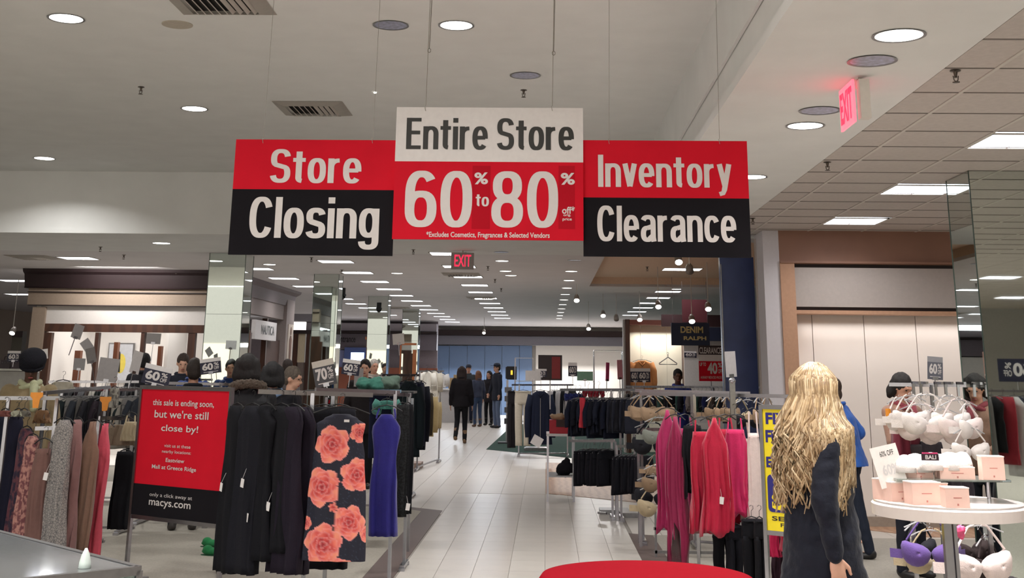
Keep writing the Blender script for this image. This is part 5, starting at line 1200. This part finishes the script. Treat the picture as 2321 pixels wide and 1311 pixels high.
t = thing('black_poster', 'dark red and black poster board in front of the bright far wall', 'poster', P(1247, 834, 24)); MB().box((0, 0, 0), (.45, .02, .46)).build('poster_sheet', M('poster_black', (34, 22, 24), .5), t); MB().box((.11, -.012, 0), (.16, .003, .4)).build('red_print', M('poster_redprint', (110, 24, 26), .5), t); MB().box((0, .02, -.45), (.02, .02, .6)).build('stem', chrome, t)
def shelf_unit(px0, px1, py0, py1, Y, label, shelves, mat=chrome, grp=None):
    a, c = P(px0, py0, Y), P(px1, py0, Y); w_ = c.x - a.x; h_ = a.z
    t = thing('shelf_frame', label, 'display frame', ((a.x + c.x) / 2, Y, 0), 0, grp)
    for sx in (-1, 1):
        for sy in (-1, 1): MB().box((sx * w_ / 2, sy * .18, h_ / 2), (.02, .02, h_)).build('post', mat, t)
    for z in shelves + [h_]: MB().box((0, 0, z), (w_, .36, .012)).build('shelf', mat if z == h_ else M('shelf_pale', (190, 186, 178), .5), t)
    return t
shelf_unit(1168, 1208, 812, 990, 30, 'slim chrome display frame left of the black poster', [.5, 1.0, 1.4])
shelf_unit(1346, 1410, 795, 990, 30, 'slim chrome display frame against the bright far wall', [.6, 1.2])
# table with red box
g = P(1262, 984, 17.3); t = thing('display_table', 'white-topped chrome display table on the wood floor', 'table', (g.x + .05, 17.3, 0)); zt = g.z
for sx in (-1, 1):
    for sy in (-1, 1): MB().box((sx * .17, sy * .3, zt / 2), (.028, .028, zt)).build('leg', chrome, t)
MB().box((0, 0, zt), (.38, .66, .03)).build('tabletop', card_white, t); MB().box((0, 0, zt * .38), (.34, .6, .02)).build('lower_shelf', steel, t)
t = thing('red_box', 'red open box with a dark flap on the display table', 'box', (g.x + .05, 17.15, zt + .015)); b = MB(); 
MB().box((0, 0, .085), (.3, .22, .17)).build('box_body', M('box_red', (176, 22, 44), .5), t); MB().box((0, -.115, .13), (.12, .01, .09)).build('dark_flap', M('flap_brown', (54, 30, 30), .6), t)
heap('beige hat and cloth on top of the red box', (g.x + .02, 17.2, zt + .18), (.12, .1, .08), cloth((166, 140, 112)), 'cloth_heap', 'clothes', 5); heap('white cloth beside the beige hat on the red box', (g.x + .15, 17.25, zt + .18), (.07, .09, .07), cloth((206, 200, 194)), 'cloth_heap', 'clothes', 6)
heap('black bag on the lower shelf of the display table', (g.x + .12, 17.2, zt * .38 + .01), (.14, .14, .2), cloth((26, 24, 30)), 'bag', 'bag', 7)

# two-tier rack of dark knitwear
rail(1270, 1460, 884, 884, 15.6, 14.9, 'tall chrome two-tier rack of dark knitwear', posts=(.62, .72), base_w=.35)
rail(1290, 1395, 1000, 1000, 15.3, 15.1, 'lower chrome rail of dark trousers', name='lower_rail', foot=False, posts=(1,))
rail(1398, 1465, 1012, 1012, 14.7, 14.5, 'lower chrome rail of dark skirts beside the beige bras', name='lower_rail', foot=False, posts=(0,))
row(13, 1308, 1392, 888, 15.5, 15.1, 984, .4, [(22, 26, 44), (30, 34, 50), (20, 22, 34)], '%s navy knit top from the left on the two-tier rack', 'navy knit tops on the two-tier rack', seed=6, rz=45, kinds=('top', 'column'))
row(7, 1396, 1446, 888, 15.0, 14.8, 984, .4, [(26, 26, 34), (40, 42, 54)], '%s patterned dark top from the left behind the tall post', 'patterned dark tops on the two-tier rack', seed=7, rz=45, kinds=('column',))
row(9, 1318, 1384, 1004, 15.3, 15.1, 1088, .36, [(18, 18, 26), (24, 22, 30)], '%s black trouser from the left on the lower rail', 'black trousers on the lower rail', seed=8, rz=50, kinds=('pants', 'column'), jit=10)
row(7, 1402, 1462, 1016, 14.7, 14.5, 1122, .36, [(18, 18, 26), (22, 20, 28)], '%s black skirt from the left beside the beige bras', 'black skirts on the lower rail', seed=9, rz=50, kinds=('column',), jit=12)
hang('column', 1320, 884, 970, 15.2, 14, cloth((206, 60, 76)), 'coral garment squeezed among the navy knit tops', 20, seed=110)
for k, px in enumerate((1333, 1345, 1357)): hang('top', px, 868, 888, 15.9, 16, cloth((160, 30, 50)), '%s small crimson top from the left behind the two-tier rack' % ORD[k], 20, seed=111 + k, group='crimson tops behind the two-tier rack', res=(6, 14))
for k, px in enumerate((1292, 1303, 1314)): hang('top', px, 876, 896, 15.9, 16, cloth((40, 50, 110)), '%s small blue top from the left behind the two-tier rack' % ORD[k], 20, seed=115 + k, group='blue tops behind the two-tier rack', res=(6, 14))
tag(MB().box((0, 0, .03), (.35, .3, .05)).box((.2, -.3, .03), (.3, .3, .05)).build('steel_foot_plate', steel, None, G(1392, 1165)), 'overlapping flat steel feet of the two-tier rack', 'foot plate')

# bras on the middle rack
BC = {'beige': cloth((150, 126, 102)), 'tan': cloth((128, 106, 84)), 'black': cloth((28, 28, 34)), 'grey': cloth((120, 124, 116)), 'white': cloth((226, 218, 214), rough=.6), 'pinkw': cloth((222, 206, 202), rough=.6), 'purple': cloth((92, 70, 130)), 'dark': cloth((50, 40, 40)), 'cream': cloth((168, 152, 124))}
def brapx(px, py, Y, col, label, rz=0, s=1, **k):
    g = P(px, py, Y); return bra(g, BC[col], label, R(rz), s, **k)
rail(1440, 1700, 886, 892, 13.2, 12.6, 'long chrome rail of bras behind the pink tops', posts=(.05, .5), base_w=.4)
rail(1446, 1520, 974, 974, 12.9, 12.7, 'middle chrome bar of dark bras', name='lower_rail', foot=False, posts=(0,))
rail(1450, 1530, 1062, 1062, 12.6, 12.4, 'lower chrome bar of beige bras', name='lower_rail', foot=False, posts=(0,))
for k, (px, py, Y, c, lab, rz, s) in enumerate([(1468, 892, 12.6, 'beige', 'beige bra at the left end of the bra rail', 0, 1.15), (1490, 893, 12.4, 'beige', 'beige bra second from the left on the bra rail', 15, 1.15), (1455, 893, 12.8, 'tan', 'tan bra mostly hidden at the left end of the bra rail', -40, 1.1),
        (1478, 958, 12.5, 'black', 'large black bra on the middle bar', -5, 1.3), (1494, 945, 12.3, 'grey', 'grey-green bra draped above the black bra', 10, 1.1), (1490, 1030, 12.5, 'beige', 'small beige bra between the bars', 30, .9), (1493, 1052, 12.2, 'tan', 'tan bra on the lower bar', 10, 1.1), (1480, 1078, 12.3, 'black', 'dark brown bra on the lower bar', -20, 1.2), (1488, 1098, 12.2, 'cream', 'lowest cream bra near the floor on the lower bar', 15, 1.25),
        (1622, 897, 11.9, 'tan', 'tan bra above the crimson tops', 40, 1), (1640, 897, 11.9, 'beige', 'beige bra right of the tan bra above the crimson tops', 45, 1), (1652, 898, 11.9, 'tan', 'second tan bra above the crimson tops', 50, 1), (1694, 905, 11.5, 'black', 'black bra above the white camisole', 10, 1.1), (1720, 900, 11.5, 'beige', 'pale beige bra at the right end of the bra rail', 60, 1), (1738, 900, 11.5, 'tan', 'tan bra beside the top of the yellow floor sign', 60, 1), (1676, 905, 11.6, 'cream', 'cream bra behind the tall square post', 50, 1)]):
    brapx(px, py, Y, c, lab, rz, s, group='bras on the middle rack')

# ================================================================== pink tops rack
rail(1450, 1800, 893, 899, 11.6, 10.8, 'chrome rail of pink tops', posts=(.37,), base_w=.45)
t = thing('square_post', 'tall square grey post with card holder in the pink tops rack', 'post', (P(1664, 1000, 11.0).x, 11.0, 0)); MB().box((0, 0, .8), (.045, .045, 1.55)).build('post_tube', steel, t); MB().box((0, 0, .02), (.4, .45, .03)).build('base', steel, t); MB().ell((0, 0, 1.58), .03).build('knob', chrome, t)
def pk(r, g_, b_): return cloth((r, g_, b_), sheen=.4)
PK = [pk(164, 36, 88), pk(178, 22, 56), pk(196, 34, 92), pk(142, 30, 72)]
PL = [('halter', 1512, 905, 1205, 11.1, 62, PK[0], -15, 'magenta draped top at the left end of the pink rack', .03), ('halter', 1530, 920, 1240, 10.95, 50, PK[3], -30, 'long magenta pointed-hem dress left of the black top', .2), ('tank', 1552, 920, 1195, 11.2, 54, PK[0], 10, 'magenta top right of the pointed-hem dress', .02),
      ('column', 1568, 940, 1118, 10.9, 48, BK[0], 10, 'black top hanging between the magenta and crimson tops', .05), ('tank', 1590, 925, 1205, 10.75, 68, PK[1], 5, 'crimson flared top in front of the pink rack', .02), ('halter', 1618, 922, 1212, 10.6, 76, PK[1], 0, 'crimson top with white price tag at the centre of the pink rack', .03), ('tank', 1642, 920, 1190, 10.9, 60, PK[1], 10, 'crimson top right of the one with the price tag', .02), ('tank', 1664, 920, 1170, 10.75, 62, PK[2], -10, 'bright pink layered top beside the square post', .04)]
for k, (kd, px, yt, yh, Y, w_, m, rz, lab, hm) in enumerate(PL):
    hang(kd, px, yt, yh, Y, w_, m, lab, rz, seed=130 + k, t=.035, amp=.03, folds=7, hem=hm, straps=.1 if kd == 'tank' else None, group='tops on the pink rack', tag_at=(.72, .03, None) if k == 5 else None, res=(18, 40), name='hanging_blouse', cat='top')
hang('tank', 1704, 905, 1196, 10.7, 38, cloth((214, 196, 192)), 'white slip camisole with thin straps beside the pink tops', 0, seed=140, t=.03, amp=.008, straps=.18)
hang('tank', 1685, 930, 1180, 10.9, 32, cloth((184, 160, 152)), 'pinkish beige slip behind the white camisole', 20, seed=141, t=.03, amp=.008, straps=.14)
for k, (px, yt, yh, Y, w_, lab) in enumerate([(1640, 1170, 1262, 11.0, 52, 'black shorts hanging low below the crimson tops'), (1662, 1165, 1290, 10.8, 36, 'black leggings hanging below the bright pink top'), (1702, 1150, 1320, 10.5, 46, 'long black leggings below the white camisole'), (1720, 1150, 1325, 10.35, 24, 'narrow black trousers right of the black leggings')]):
    hang('pants', px, yt, yh, Y, w_, BK[k % 3], lab, 10, seed=150 + k, t=.05, group='black trousers below the pink tops')
for k, (px, yt, yh, Y, w_, c, lab) in enumerate([(1752, 1150, 1262, 9.9, 28, (170, 24, 70), 'magenta top seen under the left of the yellow floor sign'), (1778, 1150, 1250, 9.8, 30, (150, 18, 50), 'crimson top seen under the yellow floor sign'), (1760, 1180, 1320, 10.1, 30, (44, 22, 34), 'dark maroon skirt near the floor under the yellow sign'), (1786, 1180, 1300, 10.0, 28, (40, 22, 30), 'dark maroon skirt right of the other under the yellow sign')]):
    hang('tank', px, yt, yh, Y, w_, cloth(c), lab, 0, seed=160 + k, t=.05, group='garments under the yellow sign', name='hanging_blouse', cat='top')
# small cross frames at the bottom of the pink rack
t = thing('low_rack_frame', 'low steel frame of the pink rack base near the floor', 'rack base', (P(1560, 1200, 12.2).x, 12.2, 0))
for x in (-.3, .1, .45): MB().box((x, 0, .2), (.02, .02, .4)).build('post', steel, t)
for z in (.05, .25): MB().box((.08, 0, z), (.8, .02, .025)).build('rail', steel, t)
# tan jacket and empty hanger on the lit bay
g = P(1455, 808, 27.2); o = garment('jacket', .5, .72, cloth((170, 112, 66), bump=.05, sheen=0.0), 'tan leather jacket on a hanger against the lit bay', (g.x, 27.2, g.z), 0, seed=170, t=.07)
g = P(1514, 810, 27.2); t = thing('empty_hanger', 'empty grey clothes hanger against the lit bay', 'hanger', g); b = MB(); b.tube([(0, 0, .05), (.02, 0, .08), (0, 0, .1), (-.02, 0, .08)], .005, 5); b.tube([(0, 0, .06), (0, 0, 0), (-.19, 0, -.13), (-.19, 0, -.15), (.19, 0, -.15), (.19, 0, -.13), (0, 0, 0)], .011, 6); b.build('hanger_frame', M('hanger_grey', (90, 88, 88), .5), t)
row(14, 1425, 1530, 878, 17.8, 17.2, 930, .36, [(120, 104, 90), (40, 40, 60), (96, 90, 84), (60, 90, 84), (150, 146, 140), (36, 34, 40)], '%s mixed garment from the left on the rail below the lit bay', 'garments below the lit bay', seed=10, rz=55)
rail(1420, 1760, 877, 879, 17.9, 16.5, 'chrome rail below the lit display bay', posts=(.05, .6), base_w=.4)
row(12, 1540, 1650, 880, 17.2, 16.8, 935, .36, [(36, 44, 96), (60, 96, 90), (150, 140, 140), (40, 40, 50), (90, 80, 76)], '%s mixed garment from the left on the rail below the clearance poster', 'garments below the clearance poster', seed=11, rz=55)

# ================================================================== white bras rack (right)
rail(2015, 2190, 872, 874, 10.7, 10.5, 'chrome rack of white bras before the lit panels', posts=(.55,), base_w=.45)
t = thing('arm_cluster', 'cluster of short square chrome arms above the white bras', 'rack arm', P(2115, 874, 10.5))
for k, x in enumerate((-.16, -.1, .02, .1, .2)): MB().box((x, -.08, .02), (.02, .2, .02)).box((x, 0, -.03), (.02, .02, .11)).build('arm', chrome, t)
WB = [(2038, 900, 10.1, 'white', 'white bra with orange marker at the left end of the white rack', 35, 1.1), (2062, 895, 10.0, 'white', 'white bra second from the left on the white rack', 20, 1.1), (2098, 893, 9.8, 'white', 'large white bra facing the camera on the white rack', 5, 1.3), (2085, 915, 10.0, 'pinkw', 'blush bra hanging below the large white bra', -10, 1.2), (2150, 896, 9.9, 'white', 'white bra right of the large white bra', 25, 1.2),
      (2172, 905, 9.7, 'pinkw', 'white lace bra beside the mirror column', 20, 1.25), (2192, 915, 9.7, 'white', 'white bra touching the mirror column', 50, 1.1), (2195, 968, 9.6, 'white', 'white ruffled bra low beside the mirror column', 20, 1.05), (2130, 925, 10.1, 'pinkw', 'blush bra behind the white bras', 0, 1.2)]
for px, py, Y, c, lab, rz, s in WB: brapx(px, py, Y, c, lab, rz, s, group='white bras on the right rack')
g = P(2013, 936, 10.0); t = thing('size_marker', 'orange size marker beside the white bras', 'size marker', g); MB().rings([[(-.02, 0, z), (0, -.01, z), (.02, 0, z), (0, .01, z)] for z in (.03, -.03)]).build('marker_plate', M('orange_plastic', ()), t, fix=True)
for k, (px, py, r_, c, lab) in enumerate([(2060, 1075, (.14, .1, .3), (72, 66, 72), 'dark grey clothes bundle under the left white bras'), (2105, 1070, (.15, .1, .34), (58, 52, 58), 'charcoal clothes bundle under the middle white bras'), (2160, 1090, (.16, .1, .34), (66, 60, 68), 'dark clothes bundle beside the mirror column'), (2048, 1030, (.07, .08, .15), (112, 40, 56), 'dark red clothing bundle left of the charcoal bundle')]):
    hang('column', px, py - 95, py + 60, 10.3, 62, cloth(c), lab, 15 * (k - 1), seed=180 + k, name='hanging_clothes', t=.08, amp=.03, folds=6, hem=.06)

# ================================================================== white round display table
TY_ = 7.7; c = P(2149, 1140, TY_); RT = .432
zT = c.z
t = thing('round_display_table', 'round white display table with glass top holding bras and pink boxes', 'table', (c.x, TY_, 0))
MB().lathe([(RT - .03, zT - .075), (RT, zT - .07), (RT + .002, zT - .01), (RT - .012, zT)], n=64).build('tabletop', M('table_white', (226, 214, 208), .35, var=.01), t, smooth=False)
MB().lathe([(RT - .012, zT + .001), (RT - .012, zT + .009)], n=64).build('glass_top', M('table_glass', (214, 206, 202), .05, spec=.8, var=.01), t)
MB().box((-.02, 0, zT / 2 - .03), (.045, .045, zT - .08)).box((.018, 0, zT / 2 - .03), (.02, .07, zT - .08)).build('leg', chrome, t)
MB().lathe([(.3, 0), (.3, .02), (.05, .035)], n=32).build('base', chrome, t)
zS = zT + .135
MB().rings([[(-.38 * sx if False else x, y, z) for x, y in ((-.32, -.12), (.34, -.1), (.36, .22), (-.3, .24))] for z in (zS - .012, zS)]).build('glass_shelf', M('shelf_glass', (200, 214, 208), .05, trans=.9), t, fix=True)
for x, y in ((-.28, .15), (.3, .18), (0, .2)): MB().tube([(x, y, zT), (x, y, zS - .012)], .012, 8).build('shelf_post', chrome, t)
def box_pk(px, py, Y, w_, h_, d_, z, label, rz=0, lid=False):
    g = P(px, py, Y); t = thing('gift_box', label, 'box', (g.x, Y, z), R(rz), 'pale pink boxes on the display table')
    MB().box((0, 0, h_ / 2), (w_, d_, h_)).build('carton', M('box_blush', (238, 200, 186), .55, var=.02), t); MB().box((0, 0, h_ + .003), (w_ + .004, d_ + .004, .006)).build('lid', M('box_white', (240, 232, 226), .5), t)
    MB().box((0, -d_ / 2 - .001, h_ * .52), (w_ * .35, .002, .004)).box((0, -d_ / 2 - .001, h_ * .16), (.008, .002, .01)).build('print_mark', M('box_print', (190, 120, 110), .6), t)
zG = zT + .009
box_pk(2092, 1140, TY_ - .18, .17, .115, .12, zG, 'blush box at the front left of the round table', 8); box_pk(2035, 1130, TY_ - .02, .13, .1, .1, zG, 'pale box behind the leaning price card', 15); box_pk(2122, 1130, TY_ - .02, .12, .1, .1, zG, 'blush box behind the two front boxes', -5)
box_pk(2166, 1150, TY_ - .33, .13, .1, .1, zG, 'blush box at the front centre of the round table', 0); box_pk(2000, 1125, TY_ + .05, .06, .11, .09, zG, 'narrow pink box at the left rim of the round table', 40)
box_pk(2250, 1100, TY_ - .05, .125, .125, .1, zS, 'tall blush box on the glass shelf at the right', -4)
box_pk(2165, 1098, TY_ + .02, .2, .06, .14, zS, 'low white box under the bra heap on the glass shelf', -3); box_pk(2080, 1095, TY_ + .05, .15, .045, .12, zS, 'flat white box at the left of the glass shelf', 5)
for k, (px, py, Y, c, lab, rz, s) in enumerate([(2072, 1088, TY_ + .02, 'white', 'white moulded bra lying at the left on the glass shelf', 20, 1.0), (2105, 1082, TY_ + .12, 'white', 'white bra behind the printed label on the glass shelf', -10, 1.1), (2135, 1080, TY_ - .0, 'white', 'white bra with pale blue trim on the glass shelf', 10, 1.05), (2165, 1078, TY_ + .06, 'pinkw', 'white bra at the right of the heap on the glass shelf', 30, .95)]):
    g = P(px, py, Y); t = thing('bra', lab, 'bra', (g.x, Y, zS + (.05 if k < 2 else .065)), R(rz), 'bras lying on the glass shelf')
    for sd in (-1, 1):
        b = MB(); b.rings([[(sd * .062 * s + rr_ * math.cos(q * math.pi / 9), -.01 + rr_ * .8 * math.sin(q * math.pi / 9), zz) for q in range(18)] for rr_, zz in ((.068 * s, -.02), (.066 * s, .01), (.056 * s, .045), (.035 * s, .07), (.01 * s, .078))]); b.build('cup', BC[c], t, smooth=True, fix=True)
    MB().tube([(-.12 * s, .02, -.01), (-.15 * s, .08, -.02), (0, .11, -.02), (.15 * s, .08, -.02), (.12 * s, .02, -.01)], .008, 6).build('band', BC[c], t)
g = P(2108, 1037, TY_ - .08); t = thing('brand_label_card', 'black label card with pink edge on the white bras', 'label', g); MB().box((0, 0, 0), (.1, .006, .036)).build('card', M('label_black', (36, 20, 28), .4), t); MB().box((0, .002, .02), (.09, .004, .012)).build('pink_edge', M('label_pink', (200, 60, 110), .4), t); text('BALI', -.028, .034, -.011, .012, -.004, let_w, t, .02)
g = P(2012, 1056, TY_ - .0); t = thing('price_card', 'white price card leaning at the left of the round table', 'sign', (g.x, TY_ - .02, g.z)); t.rotation_euler = (R(-8), R(-14), R(-10))
MB().box((0, 0, 0), (.155, .004, .23)).build('card', M('card_bright', (236, 228, 222), .5), t); text('60% OFF', -.03, .05, .055, .085, -.003, let_k, t, .01); text('60%', -.04, .05, -.05, .01, -.003, M('faint_print', (205, 200, 198), .6), t, .03)
# shelf display items are white and bright: extra lamp below the ceiling, no fixture drawn
area((c.x if hasattr(c, 'x') else 2.4, TY_ + .1, CEIL - .03), .25, 26, (1, .95, .92), disk=True, spread=70)

# lingerie below the table
rail(2065, 2245, 1178, 1180, 8.9, 8.7, 'low chrome rail of lingerie under the round table', name='low_rail', posts=(.02, .98), base_w=.3)
for px, py, Y, c, lab, rz, s in [(2105, 1178, 8.6, 'purple', 'purple bra hanging below the round table', 0, 1.25), (2108, 1200, 8.75, 'cream', 'cream and tan bra under the purple bra', 5, 1.2), (2215, 1190, 8.5, 'pinkw', 'long white bra with straps below the round table', 20, 1.5), (2195, 1180, 8.8, 'dark', 'dark brown bra beside the pink pouch', 40, 1.2), (2232, 1215, 8.7, 'dark', 'grey-brown bra low beside the mirror column base', 50, 1.2), (2078, 1182, 8.8, 'black', 'dark purple bra left of the purple bra', 40, 1.1)]:
    brapx(px, py, Y, c, lab, rz, s, group='lingerie below the round table')
heap('bright pink pouch hanging below the table centre', P(2178, 1222, 8.3), (.035, .03, .09), M('pouch_pink', (226, 84, 130), .4), 'pink_pouch', 'pouch', 9, vox=.006)
g = G(2140, 1330); t = thing('storage_basket', 'dark wire basket of lingerie on the floor under the table', 'basket', (g.x, 9.2, 0)); MB().box((0, 0, .12), (.5, .35, .02)).build('basket_floor', steel, t)
for k in range(7): MB().box((-.24 + .08 * k, -.17, .2), (.006, .006, .18)).build('basket_wire', steel, t)
for z in (.13, .28): MB().box((0, -.17, z), (.5, .008, .008)).build('basket_rim', steel, t)
heap('dark lingerie heap in the floor basket', (g.x, 9.2, .13), (.22, .14, .2), cloth((62, 56, 60)), 'cloth_heap', 'clothes', 12)

# ================================================================== red cloth table
c = P(1466, 1304, 5.55); zR = c.z; RR = .437
t = thing('red_cloth_table', 'round table covered with a red cloth at the bottom of the photo', 'table', (c.x, 5.55, 0))
b = MB(); rings = []
for rr_, zz, am in [(.02, zR, 0), (RR * .5, zR, 0), (RR * .9, zR, 0), (RR, zR - .004, 0), (RR + .012, zR - .02, .0), (RR + .016, zR - .06, .002), (RR + .02, zR - .25, .012), (RR + .03, zR - .55, .022), (RR + .035, .03, .026)]:
    rings.append([((rr_ + am * math.sin(9 * a)) * math.cos(a), (rr_ + am * math.sin(9 * a)) * math.sin(a), zz) for a in [q * 2 * math.pi / 96 for q in range(96)]])
b.rings(rings).build('tablecloth', M('cloth_red', (160, 15, 33), .95, var=.04, bump=.12, bscale=600, spec=.08), t, smooth=True, fix=True)
MB().lathe([(.05, 0), (.05, zR - .03)], n=16).build('pedestal', steel, t); MB().lathe([(RR - .01, zR - .03), (RR - .01, zR - .008)], n=48).build('tabletop', brown, t)

# ================================================================== glass showcase at the bottom left
a1, a2 = G(314, 1287, .95), G(0, 1207, .95); a2 = a1 + (a2 - a1) * 1.35
u = (a2 - a1).normalized(); v = Vector((-u.y, u.x, 0)); 
v = v if v.y < 0 else -v
t = thing('glass_showcase', 'glass display showcase with steel edge in the bottom left corner', 'showcase', (a1.x, a1.y, 0), math.atan2(u.y, u.x))
ln = (a2 - a1).length; sgn = 1 if (Matrix.Rotation(-math.atan2(u.y, u.x), 3, 'Z') @ v).y > 0 else -1; dp = .6 * sgn
for z in (.94, .12):
    for y in (0, dp): MB().box((ln / 2, y, z), (ln, .025, .03)).build('edge_rail', steel, t)
    for x in (0, ln): MB().box((x, dp / 2, z), (.025, .6, .03)).build('edge_rail', steel, t)
for x, y in ((0, 0), (ln, 0), (0, dp), (ln, dp)): MB().box((x, y, .53), (.025, .025, .82)).build('corner_post', steel, t)
MB().box((ln / 2, dp / 2, .948), (ln - .02, .57, .008)).build('glass_top', M('case_glass', (176, 180, 182), .06, trans=.55, spec=.9), t)
for y in (0, dp): MB().box((ln / 2, y, .53), (ln - .02, .006, .79)).build('glass_side', glass, t)
for x in (0, ln): MB().box((x, dp / 2, .53), (.006, .57, .79)).build('glass_side', glass, t)
MB().box((ln / 2, dp / 2, .8), (ln - .05, .55, .012)).build('glass_shelf', M('case_shelf', (150, 152, 156), .2), t); MB().box((ln / 2, dp / 2, .06), (ln, .6, .12)).build('plinth', white_paint, t)
g = G(190, 1304, .93); tag(MB().lathe([(.022, 0), (.02, .02), (.014, .045), (.004, .066)], n=16).build('white_stopper', M('stopper', (220, 232, 226), .3), None, (g.x, g.y, .953), smooth=True), 'small white cone-shaped stopper standing on the glass showcase', 'stopper')
# green slippers
for k, (px, py, lab) in enumerate([(482, 1243, 'upper green slipper on the floor behind the red floor sign'), (484, 1262, 'lower green slipper on the floor behind the red floor sign')]):
    g = G(px, py); t = thing('green_slipper', lab, 'slipper', g, R(80), 'green slippers'); b = MB(); b.ell((0, 0, .04), (.045, .12, .035), 12, 8); b.ell((0, .06, .055), (.04, .05, .04)); b.remesh('upper', cloth((36, 120, 70)), t, .008, 2); MB().loft([(0, 0, 0, .046, .125), (0, 0, .014, .046, .125)], 20).build('sole', M('sole_green', (24, 80, 50), .7), t)
# reflections need the hall to go on behind the camera: entrance shop wall
we = struct(MB().box((9.5, -12.1, 1.7), (9, .2, 3.6)).build('wall_entrance', M('entrance_wall', (196, 194, 190), .7)))
MB().box((9.6, -11.95, 1.3), (2.2, .06, 1.7)).build('window', M('entrance_window', (250, 240, 205), .5, emit=1.0), we); MB().box((9.6, -11.93, 2.3), (2.4, .1, .18)).build('window_header', dark_band, we)

wm2 = struct(MB().box((0, -34, 3), (60, .3, 6)).build('wall_mall_added', M('added_mall_wall', (150, 148, 142), .8)))  # added unseen wall, tones down what the mirror columns reflect
for k in range(6): MB().box((-20 + 8 * k, -33.8, 1.6), (5, .1, 2.6)).build('window', M('added_mall_window', (200, 190, 170), .5, emit=.5), wm2)  # glowing panes of the added wall

# rack and card added behind the camera for the mirror column to reflect
t = thing('garment_rack', 'added chrome rack of dark clothes for the mirror column to reflect', 'clothes rack', (6.6, 2.6, 0)); MB().box((0, 0, 1.45), (2.2, .02, .03)).build('rail', chrome, t)
for s in (-1, 1): MB().box((s * 1.0, 0, .72), (.03, .03, 1.44)).build('post', chrome, t); MB().box((s * 1.0, 0, .03), (.05, .5, .03)).build('foot_bar', chrome, t)
for k in range(13):
    garment('column' if k % 2 else 'dress', .42, [.95, 1.1, .8][k % 3], cloth([(34, 36, 52), (110, 106, 104), (28, 28, 30), (150, 40, 52), (196, 192, 190)][k % 5]), '%s garment from the left on the added rack mirrored in the column' % ORD[k], (5.7 + k * .15, 2.6, 1.465), R(60), seed=300 + k, group='added clothes mirrored in the column', res=(8, 20))
t = thing('sale_card', 'added sixty percent card mirrored in the column', 'sign', (6.35, 2.65, 1.72), R(180)); MB().box((0, .006, 0), (.5, .006, .3)).build('card', card_navy, t); text('60', -.2, .05, -.08, .1, .0015, let_w, t, .04); text('%', .07, .16, .02, .1, .0015, let_w, t, .02); text('OFF', .07, .18, -.08, 0, .0015, let_w, t, .02)
MB().box((0, .012, -.2), (.008, .008, .14)).build('stem', chrome, t)
